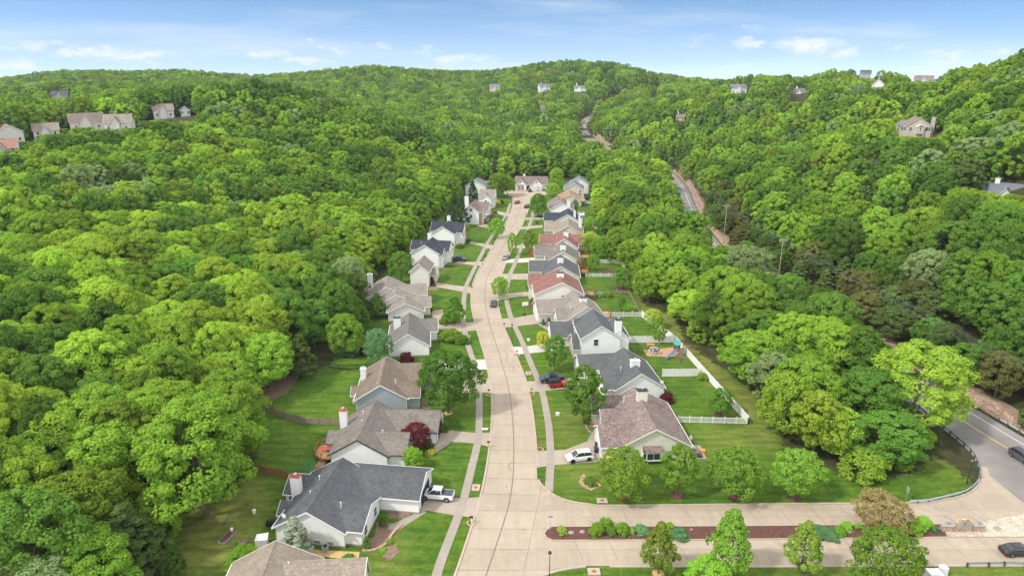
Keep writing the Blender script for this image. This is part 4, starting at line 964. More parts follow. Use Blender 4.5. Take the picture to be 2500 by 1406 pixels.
# L6 with the stepped gables
house('beige-roofed house with three stepped pale gables and a front garage facing the camera', (-32.9, 170.0), 8, 'warm', 'stone',
      [(0, 9.3, 0, 7, 2.8, 5.1, 'v'), (4, 11.2, 3.5, 9.5, 2.8, 4.6, 'u'), (-3.2, 7.6, 5.5, 12, 3.0, 5.7, 'v'), (-6.8, 5.6, 11, 21, 3.0, 6.3, 'v'), (-.2, 10.5, 13, 20, 3.0, 5.0, 'u')],
      chim=[(-5.4, 17.5, 8.2, 1.5, 1.1, 'w')], wins=[('S', 6.2, 1.7, .7, .35, 0, 'glass', False), ('S', 7.4, 1.7, .7, .35, 0, 'glass', False)] + stdwins('E', 10.5, (15, 18)),
      gdoors=[('S', 6.5, 0, 4.6, 2.3, 'garagewhite')])
# L7
house('narrow two-storey tan-roofed house with dark purple shrubs at its porch', (-31.2, 199.8), -3, 'warm', 'stone',
      [(0, 5.6, 0, 9.5, 5.0, 7.4, 'v'), (2, 7.2, 4.0, 10.5, 2.9, 4.4, 'u')], wins=stdwins('E', 5.6, (1.6, 3.2), 3.4) + [('E', 6, .9, 1, 1.4, 7.2)], gdoors=[], chim=[])
# L8
house('white two-storey house with a near-black roof, dark pickup beside it', (-33.6, 220.4), -8, 'white', 'navy',
      [(0, 9.2, 0, 10.4, 5.4, 8.1, 'v'), (4.4, 11.6, 4.4, 12.0, 5.2, 7.6, 'u'), (-1.8, 4, 5.5, 11.5, 5.2, 7.5, 'u'), (8, 10.4, .6, 4.2, 5.0, 6.4, 'u')],
      chim=[(3.9, 9.6, 9.6, 1.3, 1.0, 'w')], vents=[(1.8, 6, 7.0, .6)], wins=[('E', 2.4, 3.4, .9, 1.4, 10.38), ('E', 2.4, .9, .9, 1.4, 10.38), ('E', 6, 3.5, .9, 1.3, 11.57), ('E', 9.5, 3.5, .9, 1.3, 11.57)] + stdwins('W', 0, (2, 4), 3.2),
      gdoors=[('E', 8, 11.57, 4.6, 2.2, 'garagewhite')])
# L9
house('white two-storey house with a black roof behind a pale sapling', (-30.0, 247.6), -9, 'white', 'navy',
      [(0, 8.6, 0, 10.2, 5.4, 8.0, 'v'), (4, 11.0, 3.6, 11.0, 5.2, 7.8, 'u'), (-1.6, 4, 5, 11, 5.2, 7.8, 'u')], chim=[(4.2, 10.2, 9.6, 1.2, 1.0, 'w')],
      wins=stdwins('E', 11, (5, 7.5), 3.4) + [('E', 1.8, 1, .9, 1.3, 8.6), ('S', 7.4, 1.1, .5, .9, 0)], gdoors=[('E', 8, 11, 4.2, 2.2, 'garagewhite')])
# L10-12
house('white two-storey house with a brown roof and an arched upper window, brick corner', (-20.6, 284.0), -6, 'white', 'plum',
      [(0, 6.6, 0, 14, 5.6, 8.2, 'v'), (3, 9.6, 6.5, 15, 5.2, 7.8, 'u'), (4, 8.0, 1.0, 5.0, 4.8, 6.2, 'u')], chim=[(-.3, 11, 10.0, 1.7, 1.1, 'w')],
      wins=[('S', 3.3, 6.0, 1.1, 1.0, 0), ('S', 3.3, 3.2, 1.0, 1.2, 0), ('E', 3, 3.2, .9, 1.3, 8.0), ('E', 9, 3.2, .9, 1.3, 9.6), ('E', 12, 3.2, .9, 1.3, 9.6)],
      gdoors=[('E', 10.8, 9.6, 4.4, 2.2, 'garagewhite')], extra=lambda H: MB().box(6.7, 8.06, .7, 1.0, .0, 4.4).build('brick_pier', M['brick'], H))
house('tan-roofed two-storey white house left of the turning circle, beside yellow shrubs', (-15.6, 318.5), -5, 'white', 'stone',
      [(0, 7.2, 0, 10, 5.4, 7.9, 'u', .6), (1, 6, -2, 6, 5.0, 7.0, 'v')], wins=stdwins('E', 7.2, (2, 5), 3.2) + [('S', 3.5, 3, .9, 1.2, -2)], gdoors=[('E', 7, 7.2, 4, 2.2, 'garagewhite')])
house('white house with a pale blue-grey roof farthest up the left side', (-24.0, 350.0), -4, 'white', 'bluegrey',
      [(0, 10.8, 0, 9, 5.2, 7.9, 'v'), (6, 14, 3, 10, 4.6, 6.8, 'u')], wins=[('S', 5.4, 3.2, .9, 1.2, 0)])
# R1
def r1x(H):
    b = MB(); P = [(6.9, -.9), (7.5, -1.25), (9.9, -1.25), (10.5, -.9), (10.5, .1), (6.9, .1)]; b.prism(P, .6, 2.35); bo = b.build('bay_window', M['whitetrim'], H)
    r_ = MB().add([(p[0] + (.15 if p[0] > 8.7 else -.15), p[1] - .12, 2.36) for p in P[:4]] + [(10.3, .0, 2.95), (7.1, .0, 2.95)], [(0, 1, 5), (1, 2, 4, 5), (2, 3, 4), (0, 5, 4, 3, 2, 1)]); r_.build('bay_roof', RF['mauve'], bo)
    w = MB().box(7.6, 8.65, -1.28, -1.255, 1.0, 2.1); w.box(8.75, 9.8, -1.28, -1.255, 1.0, 2.1); w.build('pane', M['glass'], bo)
    w = MB().add([(6.95, -.965, 1.0), (7.42, -1.235, 1.0), (7.42, -1.235, 2.1), (6.95, -.965, 2.1)], [(0, 1, 2, 3)]); w.build('pane', M['glass'], bo)
    f = MB(); f.tube((-.1, 7.4, 3.2), (-1.1, 6.9, 4.1), .03); fo = f.build('flag_pole', M['white'], H)
    MB().box(-1.05, -.25, 7.13, 7.16, 2.9, 3.7).build('flag_stripes', M['rug'], fo); MB().box(-1.06, -.68, 7.11, 7.18, 3.3, 3.71).build('flag_canton', M['bluebin'], fo)
house('mauve-brown roofed corner house with a cream bay window, white car in its drive', (15.6, 103.0), 3.5, 'ivory', 'mauve',
      [(2.9, 15.4, 0, 15.6, 2.8, 6.2, 'v'), (0, 8, .62, 7.4, 2.8, 5.0, 'u'), (1.6, 9, 8.2, 12.4, 2.8, 4.6, 'u'), (.6, 9, 12.6, 17.4, 2.8, 5.0, 'u')],
      chim=[(9.3, 11.0, 8.0, 1.9, 1.1, 'd', 'ivory')], vents=[(6.2, 12, 5.2, .9)], wins=[('W', 10.3, .9, 1.2, 1.4, 1.62), ('W', 15, .9, 1.0, 1.4, .62)] + stdwins('E', 15.4, (3, 8, 12)),
      gdoors=[('W', 3.5, 0.02, 4.9, 2.25, 'garagewhite')], extra=r1x)
# R2
house('white-sided house with a charcoal roof behind the tall yard tree', (19.0, 124.8), 7.0, 'white', 'charcoal',
      [(2.2, 12.2, 0, 13.0, 2.8, 6.1, 'v'), (0, 6.2, .62, 9.2, 2.8, 4.9, 'u'), (-3.0, 7.5, 9.6, 16.6, 2.8, 4.9, 'u')],
      chim=[(7.2, 4.4, 7.0, 1.9, 1.0, 'w')], vents=[(4.2, 4.4, 4.8, .9)], wins=stdwins('W', .02, (2, 6)) + stdwins('E', 12.2, (3, 8)),
      gdoors=[('W', 13, -3, 4.9, 2.25, 'garagewhite')], extra=lambda H: MB().add([(12.1 + .4 * math.cos(a), 1.2 - .1 * math.cos(a), 3.3 + .4 * math.sin(a)) for a in np.linspace(0, 5.9, 14)], [tuple(range(14))]).build('satellite_dish', M['white'], H))
# R3
def r3x(H):
    MB().box(-1.66, -1.60, .9, 6.9, .3, 3.6).build('brick_facing', M['brick'], H); MB().box(-.03, .0, 7.6, 11, 3.0, 5.0).build('brick_facing', M['brick'], H)
house('tall white two-storey house with a charcoal roof and red brick front', (16.0, 145.4), 4.0, 'white', 'charcoal',
      [(0, 9.0, 0, 11.0, 5.6, 8.5, 'v'), (6.5, 11.2, .6, 8.0, 5.2, 7.2, 'v'), (-1.6, 2.5, .62, 7.6, 2.8, 5.2, 'u', .45), (-5.8, 3.5, 8.0, 16.0, 2.8, 5.1, 'u'), (-.2, 4, 8.1, 11.4, 5.0, 6.6, 'u')],
      chim=[(8.6, .9, 9.6, 1.5, 1.2, 'd')], wins=[('S', 3.4, 3.7, 1.0, 1.5, 0), ('W', 2.4, .9, 1, 1.5, -1.66), ('W', 5, .9, 1, 1.5, -1.66), ('E', 3, 3.6, .9, 1.4, 11.2)],
      gdoors=[('W', 12, -5.8, 4.9, 2.25, 'garagewhite')], extra=r3x)
# R4
house('wide beige-roofed house with a garage wing and two small evergreens', (9.0, 163.0), 9.0, 'warm', 'stone',
      [(5.2, 15.6, 0, 13.5, 2.9, 6.3, 'v'), (-1.0, 10, 6.2, 14.0, 2.9, 5.2, 'u'), (3.0, 10, 1.0, 6.0, 2.9, 4.8, 'u')],
      chim=[(10.6, 4.8, 7.2, 1.8, 1.0, 'd')], vents=[(6.8, 3.0, 4.6, .8)], wins=[('W', 3.5, .9, 1, 1.4, 3.02)] + stdwins('E', 15.6, (3, 8)), gdoors=[('W', 10, -.97, 4.9, 2.25, 'garagewhite')],
      extra=lambda H: ridge_vents(H, 11.0, 2, 12, 5.9, 6, .13))
# R5
house('tall white-walled house with a brick-red roof and one small gable window', (6.4, 178.6), 1.5, 'pale', 'red',
      [(0, 13.2, 0, 12.5, 5.0, 8.3, 'v', .56), (-1.2, 6, 9, 16.5, 4.6, 6.6, 'u')], chim=[(7.4, 5.6, 9.4, 1.9, 1.0, 'd')],
      wins=[('S', 8.0, 3.0, 1.3, 1.5, 0, 'blueglass', False), ('W', 3, 3, 1, 1.4, 0)] + stdwins('E', 13.2, (3, 6, 9), 3.2), gdoors=[('W', 12.5, -1.2, 4.9, 2.25, 'garagewhite')])
# R6-R9
house('dark grey-roofed house just beyond the brick-red roof', (9.4, 201.5), -2, 'warm', 'charcoal',
      [(0, 11.4, 0, 13, 2.9, 6.2, 'v'), (-4.0, 5, 5.5, 13.4, 2.9, 5.2, 'u')], chim=[(5.6, 4.6, 7.2, 1.8, 1.0, 'w')], wins=stdwins('W', 0, (2, 4)), gdoors=[('W', 9.4, -4, 4.8, 2.2, 'garagewhite')])
house('taupe-roofed house beside the white driveway with a red pennant', (11.4, 218.5), -2, 'warm', 'taupe',
      [(0, 11.2, 0, 13, 2.9, 6.2, 'v'), (-3.8, 5, 7.5, 15.5, 2.9, 5.2, 'u')], chim=[(5.6, 3.4, 7.1, 1.8, 1.0, 'w')], vents=[(3, 6, 5.1, .7)], wins=stdwins('W', 0, (2, 4.5)) + [('S', 3.2, 1, .8, 1.0, 0)], gdoors=[('W', 11.5, -3.8, 4.8, 2.2, 'garagewhite')])
house('wide low house with a faded brick-red roof on both wings', (14.0, 236.6), -5, 'warm', 'red',
      [(0, 9.4, 0, 13, 2.9, 6.2, 'v'), (-4.3, 5, 5.5, 13.6, 2.9, 5.2, 'u'), (4, 13.6, 6, 13.4, 2.9, 5.2, 'u')], chim=[(5.2, 4.4, 7.2, 1.7, .9, 'w')], vents=[(1.8, 5.5, 4.6, .8)], gdoors=[('W', 9.4, -4.3, 4.8, 2.2, 'garagewhite')])
house('tan-roofed house with a cream gable beyond the faded red roof', (16.3, 256.8), -5, 'beige', 'tan',
      [(0, 10.8, 0, 13, 2.9, 6.2, 'v'), (-3.8, 5, 5.0, 13.6, 2.9, 5.4, 'u')], wins=stdwins('W', 0, (2, 3.6)), gdoors=[('W', 9.3, -3.8, 4.8, 2.2, 'garagewhite')], chim=[(10.0, 9, 6.8, 1.2, .9, 'w')])
house('blue-black roofed house with two slim white chimneys', (17.2, 276.8), -5, 'white', 'navy',
      [(0, 11.6, 0, 12, 2.9, 6.2, 'v'), (-4.0, 5, 3.5, 11.4, 2.9, 5.2, 'u')], chim=[(8.6, 1.8, 7.2, .9, .9, 'w'), (10.6, .8, 6.6, .8, .9, 'w')], gdoors=[('W', 7.4, -4, 4.8, 2.2, 'garagewhite')])
house('white house with two stepped gables and a tan roof, tall white chimney', (17.0, 297.3), -3, 'white', 'mauve',
      [(0, 10.0, 0, 12.6, 4.0, 7.0, 'v'), (-.8, 8, 6, 17, 3.8, 6.8, 'v')], chim=[(7.9, .2, 7.6, 1.5, 1.0, 'w')], wins=stdwins('W', 0, (3, 8), 1.2), gdoors=[('W', 11, -.75, 4.8, 2.2, 'garagewhite')])
house('red-brown roofed house with a white rear deck near the far end', (22.4, 322.5), -3, 'beige', 'rust',
      [(0, 10.4, 0, 13, 3.2, 5.9, 'v'), (4, 11.2, 2, 7, 2.6, 4.2, 'u')], wins=[('S', 9, 1, .8, 1.1, 0)])
house('cream two-storey house with a blue-grey roof near the far end', (26.3, 339.8), -5, 'beige', 'bluegrey',
      [(0, 9.6, 0, 10.5, 5.4, 8.2, 'v')], wins=[('S', 7.8, 3.9, .9, .9, 0), ('S', 7.8, 2.5, .9, .9, 0)], brickfront=None)
house('white two-storey house with a grey roof, farthest on the right side', (30.4, 355.5), -5, 'white', 'bluegrey',
      [(0, 9.6, 0, 9, 5.4, 8.2, 'v')], wins=[('S', 5.5, 4.4, .7, .9, 0)])
# end house
def ex(H):
    MB().box(1.0, 4.6, -2.9, -2.85, .3, 3.2).build('stone_facing', M['greystone'], H); MB().box(5.9, 7.3, -.04, .02, .2, 2.6).build('porch_door', M['darktrim'], H)
    MB().box(2.4, 2.9, -2.98, -2.93, 4.0, 5.0).build('gable_vent', M['darktrim'], H)
house('long plum-roofed house with two white front gables closing the end of the street', (2.0, 368.5), -3.5, 'white', 'plum',
      [(0, 16.6, 0, 10, 2.9, 6.4, 'u'), (.4, 5.8, -2.9, 6, 2.9, 5.9, 'v'), (8.4, 14.6, -2.6, 6, 2.9, 5.9, 'v')], chim=[(4.4, 5.6, 7.4, 1.2, 1.0, 'w')],
      wins=[('S', 2.0, .9, .8, 1.2, -2.95), ('S', 4.0, .9, .8, 1.2, -2.95), ('S', 11.5, 4.0, .45, .9, -2.6)], gdoors=[('S', 11.6, -2.6, 4.8, 2.2, 'garagewhite')], extra=ex)
# hill houses
for (lb, px, py, D, w, d, eh, rr_, hd, sdn, rfn, ax, chz) in FARH:
    w *= .8; d *= .8; eh *= .85; x, y, z = AT(px, py, D); hr = math.atan2(-x, y) * .8 + R(hd); ox = x - math.cos(hr) * w / 2; oy = y - math.sin(hr) * w / 2
    zt = float(terr([x], [y + 4])[0]); zb = min(z - 2.2, zt) if zt < z + 2 else z - 2.2
    dz = max(z - 2.2, zt - 1.2) if D > 250 else z - 4.2
    hh = house(lb, (ox, oy), math.degrees(hr), sdn, rfn, [(0, w, 0, d, eh + 2.2, eh + 2.2 + rr_, ax)] + ([(w * .3, w * .62, -1.8, d * .6, eh + 1.8, eh + 1.2 + rr_, 'v')] if ax == 'u' and w > 9 else []),
        chim=[(w * .2, d * .5, chz + 2.2, 1.3, 1.0, 'w')] if chz else [], z=dz,
        wins=[('S', w * (i + 1.0) / 6, 1.2 + 1.6, .9, 1.8 if 'tall windows' in lb else 1.2, 0) for i in ((0, 1, 2, 3, 4) if 'tall windows' in lb else (0, 4)) if not (ax == 'u' and w > 9 and .25 < (i + 1.0) / 6 < .68 and 'tall' not in lb)])
    MB().box(.2, w - .2, .2, d - .2, -14, 0).build('foundation', M['walk'], hh)
def rx(H):
    MB().box(5.2, 9.4, -1.1, .1, 2.6, 6.3).build('window_box', S['tan'], H); MB().ext([(5.0, 6.3), (7.3, 7.6), (9.6, 6.3), (9.6, 6.1), (7.3, 7.3), (5.0, 6.1)], -1.35, .1, 'v').build('box_roof', M['whitetrim'], H)
    MB().box(5.1, 9.5, -1.14, .1, 2.35, 2.62).build('box_sill', M['whitetrim'], H)
    for x_ in (5.3, 9.1): MB().box(x_, x_ + .25, -1.1, -.85, -3, 2.4).build('post', M['whitetrim'], H)
x, y, z = AT(2240, 333, 330); hh = house('taupe house with white trim and a big chimney alone on the right hillside', (x - 7.2, y + 1), -14, 'tan', 'mauve', [(0, 13.4, 0, 13, 7.2, 11.6, 'v'), (-3.4, 2, .5, 12, 7.0, 9.6, 'v', .8)],
     chim=[(14.6, 2.6, 11.8, 1.8, 1.4, 'w', 'tan')], z=z - 1.2, wins=[('S', 11.0, 4.2, 1.3, 1.9, 0), ('S', 12.4, 4.2, 1.1, 1.9, 0, 'blueglass'), ('S', 2.2, 4.0, 1.3, 1.9, 0, 'blueglass'), ('S', 7.3, 4.3, .5, 1.6, -1.11), ('S', -2.4, 4.2, 1.2, 1.9, .5, 'blueglass'), ('S', -.8, 4.2, 1.0, 1.9, .5, 'blueglass')], extra=rx)
MB().box(.2, 13, .2, 12, -14, 0).build('foundation', M['walk'], hh); hh.scale = (.78, .78, .78); hh.location.x += 2.0; hh.location.z += .6

# ------------------------------------------------------------------ vehicles
def paint(name, col, rough=.3):
    m, N, L, out = newmat(name); b = N.new('ShaderNodeBsdfPrincipled'); L.new(b.outputs[0], out.inputs[0])
    b.inputs['Base Color'].default_value = (*col, 1); b.inputs['Roughness'].default_value = rough; b.inputs['Coat Weight'].default_value = .4; b.inputs['Coat Roughness'].default_value = .08
    return m
PT = {'white': paint('white_car_paint', (.78, .78, .80)), 'navy': paint('navy_car_paint', (.012, .022, .055)), 'grey': paint('grey_car_paint', (.07, .085, .11)), 'red': paint('red_car_paint', (.55, .012, .01)),
      'silver': paint('silver_car_paint', (.30, .34, .38)), 'slate': paint('slate_car_paint', (.045, .055, .075)), 'black': paint('black_car_paint', (.012, .014, .017)), 'maroon': paint('maroon_car_paint', (.30, .02, .03)), 'mauve': paint('mauve_grey_car_paint', (.09, .085, .11))}
def loft(mb, st):
    """st: list of (x, halfwidth_low, halfwidth_top, z0, zmid, z1)"""
    n = 8; vs = []
    for (x, wl, wt, z0, zm, zt) in st:
        vs += [(x, -wl * .92, z0), (x, -wl, z0 + .12), (x, -wl, zm), (x, -wt, zt), (x, wt, zt), (x, wl, zm), (x, wl, z0 + .12), (x, wl * .92, z0)]
    fs = [tuple(range(n)), tuple(range((len(st) - 1) * n, len(st) * n))[::-1]]
    for i in range(len(st) - 1):
        for k in range(n): fs.append((i*n+k, (i+1)*n+k, (i+1)*n+(k+1)%n, i*n+(k+1)%n))
    return mb.add(vs, fs)
def car(kind, label, px, py, heading, col, group=None, at=None, z=0.05, cat=None):
    """heading: degrees of the car's nose, 0 = towards +X (right in the picture), 90 = away from the camera"""
    x, y = at if at else G(px, py)
    H = thing({'pickup': 'pickup_truck', 'suv': 'parked_suv', 'sedan': 'parked_car', 'jeep': 'parked_jeep'}[kind] if kind != 'jeep' else 'off_road_car', label, cat or {'pickup': 'pickup truck', 'suv': 'car', 'sedan': 'car', 'jeep': 'car'}[kind], (x, y, z), R(heading), group)
    P = PT[col]; B = MB()
    if kind == 'sedan':   # nose at +x
        L_, w = 2.35, .90; loft(B, [(-2.35,.80,.72,.32,.62,.80),(-2.2,.88,.78,.24,.70,.95),(-1.5,.9,.80,.22,.72,.98),(0,.91,.82,.22,.72,.95),(1.1,.90,.80,.22,.70,.92),(1.9,.88,.74,.24,.62,.80),(2.3,.78,.62,.30,.52,.66)])
        cab = [(-1.75,.78,.70,.90,.93,.97),(-1.05,.76,.62,.90,1.1,1.38),(-.2,.76,.60,.90,1.1,1.45),(.35,.76,.60,.90,1.1,1.42),(1.25,.78,.68,.88,.90,.95)]; roofx = (-1.0, .38, .60, 1.44); wx = (1.45, -1.42); wr = .33
    elif kind == 'suv':
        L_, w = 2.4, .95; loft(B, [(-2.38,.84,.78,.36,.75,1.02),(-2.2,.93,.84,.28,.80,1.10),(-1.2,.95,.86,.26,.82,1.10),(.9,.95,.86,.26,.80,1.06),(1.7,.93,.82,.28,.76,1.0),(2.2,.88,.74,.32,.66,.86),(2.38,.80,.66,.36,.58,.70)])
        cab = [(-2.25,.82,.74,1.0,1.06,1.12),(-1.75,.82,.68,1.0,1.3,1.62),(-.4,.82,.68,1.0,1.3,1.72),(.45,.82,.66,1.0,1.3,1.68),(1.35,.83,.72,1.0,1.03,1.08)]; roofx = (-1.85, .5, .68, 1.70); wx = (1.48, -1.45); wr = .38
    elif kind == 'jeep':
        L_, w = 2.1, .92; loft(B, [(-2.0,.78,.78,.5,.95,1.15),(-1.9,.84,.82,.45,.95,1.18),(.6,.84,.82,.45,.95,1.18),(.75,.74,.70,.45,.95,1.14),(1.9,.66,.62,.5,.90,1.05),(1.98,.62,.6,.5,.85,1.0)])
        cab = [(-1.98,.80,.74,1.1,1.5,1.80),(.45,.80,.74,1.1,1.5,1.80),(.72,.78,.74,1.1,1.15,1.2)]; roofx = (-2.0, .5, .76, 1.84); wx = (1.35, -1.3); wr = .42
    else:
        L_, w = 2.8, .98; loft(B, [(-2.75,.90,.88,.5,.95,1.15),(-2.65,.96,.92,.42,.96,1.18),(-.95,.96,.92,.40,.96,1.20),(.9,.96,.92,.40,.96,1.18),(1.5,.96,.88,.40,.92,1.16),(2.4,.93,.82,.42,.86,1.06),(2.72,.86,.76,.5,.78,.92)])
        cab = [(-1.05,.86,.76,1.12,1.2,1.25),(-.82,.86,.72,1.12,1.5,1.86),(.2,.86,.72,1.12,1.5,1.90),(.62,.86,.70,1.12,1.5,1.84),(1.42,.86,.76,1.12,1.16,1.22)]; roofx = (-.88, .66, .73, 1.87); wx = (1.75, -1.75); wr = .42
    body = B.build('body', P, H)
    loft(MB(), cab); gm = MB(); loft(gm, cab); gm.build('windows', M['glass'], H)
    r0, r1, rw, rz = roofx; r = MB(); hi = rz
    r.add([(r0, -rw, hi - .10), (r1, -rw, hi - .06), (r1, rw, hi - .06), (r0, rw, hi - .10), (r0 + .06, -rw * .92, hi + .03), (r1 - .05, -rw * .92, hi + .05), (r1 - .05, rw * .92, hi + .05), (r0 + .06, rw * .92, hi + .03)],
          [(4, 5, 6, 7), (0, 1, 5, 4), (1, 2, 6, 5), (2, 3, 7, 6), (3, 0, 4, 7)])
    # pillars
    for k, (cx_, zl) in enumerate([(cab[0][0] + .1, cab[0][5]), ((r0 + r1) / 2, .95), (cab[-1][0] - .05, cab[-1][5])]):
        tx = [r0 + .05, (r0 + r1) / 2, r1 - .02][k]
        for s in (-1, 1): r.tube((cx_, s * cab[0][1] * 1.0, max(zl, .95)), (tx, s * (rw + .01), hi - .05), .05, n=5)
    r.build('car_roof', M['darkmetal'] if kind == 'jeep' else P, H)
    for xx in wx:
        for s in (-1, 1):
            m = MB(); m.tube((xx, s * (w - .22), wr), (xx, s * (w + .015), wr), wr, n=16); ty = m.build('wheel', M['tyre'], H)
            q = MB(); q.tube((xx, s * (w + .016), wr), (xx, s * (w + .03), wr), wr * .62, n=10); q.build('rim', M['rim'] if col != 'white' or kind == 'pickup' else M['darkmetal'], ty)
            a = MB(); a.tube((xx, s * (w - .03), wr + .03), (xx, s * (w + .004), wr + .03), wr * 1.16, n=16); a.build('wheel_arch', M['tyre'], H)
    zf = .62 if kind in ('sedan',) else .78
    for s in (-1, 1):
        MB().box(L_ - .22, L_ - .03, s * w * .74 - .14, s * w * .74 + .14, zf - .06, zf + .07).build('headlight', M['headlight'], H)
        MB().box(-L_ - .01, -L_ + .12, s * w * .80 - .09, s * w * .80 + .09, zf + .04, zf + .30).build('tail_light', M['redlight'], H)
        MB().box(cab[-1][0] - .35, cab[-1][0] - .2, s * (w + .12) - .1, s * (w + .12) + .1, cab[-1][5] - .05, cab[-1][5] + .08).build('mirror', P, H)
    if kind == 'pickup':
        MB().box(-2.66, -1.05, -.82, .82, 1.185, 1.215).build('bed_cover', M['bedcover'], H)
    if kind == 'jeep':
        m = MB(); m.tube((-2.02, 0, 1.1), (-2.22, 0, 1.1), .38, n=14); m.build('spare_wheel', M['tyre'], H)
    return H
car('pickup', 'white pickup truck with a dark bed cover in the drive of the dark grey-roofed house', 1067, 1216, 172, 'white')
car('suv', 'white car parked in the drive of the corner house', 1415, 1122, 192, 'white')
car('pickup', 'navy pickup truck parked beside the red off-road car', 1346, 931, 191, 'navy')
car('jeep', 'red off-road car with a black roof and spare wheel on its tail', 1361, 944, 9, 'red')
car('sedan', 'grey car parked at the right kerb beside the bright round street tree', 1205, 745, 88, 'grey')
car('sedan', 'silver car parked at the right kerb beside the tall slender street tree', 1235, 632, 75, 'silver')
car('pickup', 'dark pickup truck in the drive of the black-roofed two-storey house', 1120, 637, -8, 'slate')
car('sedan', 'maroon car at the left kerb near the turning circle', 1263, 497, 70, 'maroon')
car('sedan', 'black car at the right kerb near the turning circle', 1286, 507, 75, 'black')
car('suv', 'dark car before the garage of the house that closes the street', 1293, 468, 95, 'slate')
car('sedan', 'dark blue car in the drive under the dense street tree at the far end', 1318, 531, 180, 'navy')
car('sedan', 'black car leaving the entrance road at the right edge of the picture', 2483, 1351, 2, 'black', z=.05)
car('suv', 'mauve-grey car driving on the highway at the right edge', 2496, 1124, -82, 'mauve', z=.04)
car('sedan', 'tiny pale car on the distant highway bend', 0, 0, 100, 'silver', at=(70.2, 655), z=.5)
car('sedan', 'tiny dark car behind the pale one on the distant highway bend', 0, 0, -80, 'black', at=(66.4, 668), z=.8)

# ------------------------------------------------------------------ fences and guardrails
def fence(label, pts, style, h, group=None, step=None, cat='fence', z=0):
    P = [Vector(p) for p in pts]; F_ = thing({'vinyl': 'vinyl_fence', 'picket': 'picket_fence', 'wood': 'wooden_fence', 'orange': 'wooden_fence', 'iron': 'iron_fence', 'rail': 'split_rail_fence'}[style], label, cat, (P[0].x, P[0].y, z), 0, group)
    o = P[0]; step = step or {'vinyl': 2.4, 'picket': 2.4, 'wood': 2.6, 'orange': 2.6, 'iron': 2.4, 'rail': 2.6}[style]
    mat = M[{'vinyl': 'vinyl', 'picket': 'vinyl', 'wood': 'woodgrey', 'orange': 'woodred', 'iron': 'darkmetal', 'rail': 'woodgrey'}[style]]
    pan = MB(); posts = []
    def slab(a, b, w, z0, z1):
        t = (b - a).normalized(); n = Vector((-t.y, t.x)) * w / 2
        pan.prism([(a + n).to_tuple(), (a - n).to_tuple(), (b - n).to_tuple(), (b + n).to_tuple()], z0, z1)
    for a, b in zip(P[:-1], P[1:]):
        L_ = (b - a).length; n = max(1, round(L_ / step)); a = a - o; b = b - o
        for k in range(n + 1):
            q = a + (b - a) * (k / n)
            if not any((q - w).length < .3 for w in posts): posts.append(q)
        if style == 'vinyl': slab(a, b, .05, .08, h - .12); slab(a, b, .09, h - .16, h - .04); slab(a, b, .09, .05, .17)
        else:
            zs = (.18, h - .22) if style != 'rail' else (.35, .72, 1.05)
            for z_ in zs: slab(a, b, .06, z_, z_ + .10)
            if style != 'rail':
                gap, wd = {'picket': (.22, .10), 'wood': (.15, .125), 'orange': (.15, .125), 'iron': (.16, .03)}[style]; t = (b - a).normalized(); m_ = int(L_ / gap)
                for k in range(m_):
                    q = a + t * (k + .5) * gap; slab(q - t * wd / 2, q + t * wd / 2, .02 if style != 'picket' else .025, .06, h - .05 + (.02 * ((k * 7) % 3) if style in ('wood', 'orange') else 0))
    for q in posts[:95]:
        r_ = .07 if style != 'iron' else .035; m = MB().box(q.x - r_, q.x + r_, q.y - r_, q.y + r_, 0, h + .06); m.add([(q.x - r_*1.3, q.y - r_*1.3, h + .06), (q.x + r_*1.3, q.y - r_*1.3, h + .06), (q.x + r_*1.3, q.y + r_*1.3, h + .06), (q.x - r_*1.3, q.y + r_*1.3, h + .06), (q.x, q.y, h + .17)], [(3, 2, 1, 0), (0, 1, 4), (1, 2, 4), (2, 3, 4), (3, 0, 4)])
        m.build('post', mat, F_)
    pan.build('panel', mat, F_); return F_
fence('white picket fence running right from the corner house', [G(1655,1031), G(1826,1035)], 'picket', 1.35)
fence('long white board fence along the back of the yards', [G(1826,1035), G(1718,915), G(1650,838), G(1567,774)], 'vinyl', 1.75)
fence('white board fence between the playground yard and the yard below', [G(1617,919), G(1714,918)], 'vinyl', 1.8)
fence('white board fence at the top of the playground yard', [G(1526,837), G(1645,836)], 'vinyl', 1.8)
fence('white picket fence above the yard of the tall white house', [G(1478,774), G(1565,773)], 'picket', 1.4)
fence('weathered rail fence along the yard of the red-roofed house', [G(1562,770), G(1545,735), G(1535,718), G(1480,717)], 'rail', 1.2)
fence('white picket fence in front of the dark round yard tree', [G(1430,676), G(1503,676)], 'picket', 1.2)
fence('white picket fence with a corner, behind the brown vegetable plot', [G(1459,642), G(1515,644), G(1525,656)], 'picket', 1.3)
fence('short white fence farther of the two pieces between the far yards', [G(1447,559), G(1477,560)], 'vinyl', 1.3)
fence('short white fence nearer of the two pieces between the far yards', [G(1450,583), G(1472,584)], 'vinyl', 1.3)
fence('white fence beside the red-brown roofed house near the far end', [G(1427,498), G(1466,498)], 'vinyl', 1.4)
fence('tall white fence beyond the farthest right house', [G(1436,469), G(1466,469), G(1462,479), G(1440,479)], 'vinyl', 2.0)
fence('grey weathered board fence curving across the lawn from the wood', [G(585,1006), G(612,990), G(650,1003), G(700,1024), G(750,1036), G(832,1038)], 'wood', 1.5)
fence('orange-stained board fence behind the dark grey-roofed house', [G(606,1142), G(651,1156), G(704,1166)], 'orange', 1.3)
fence('black iron fence under the trees behind the grey-sided house', [G(804,898), G(850,904), G(918,897)], 'iron', 1.3)
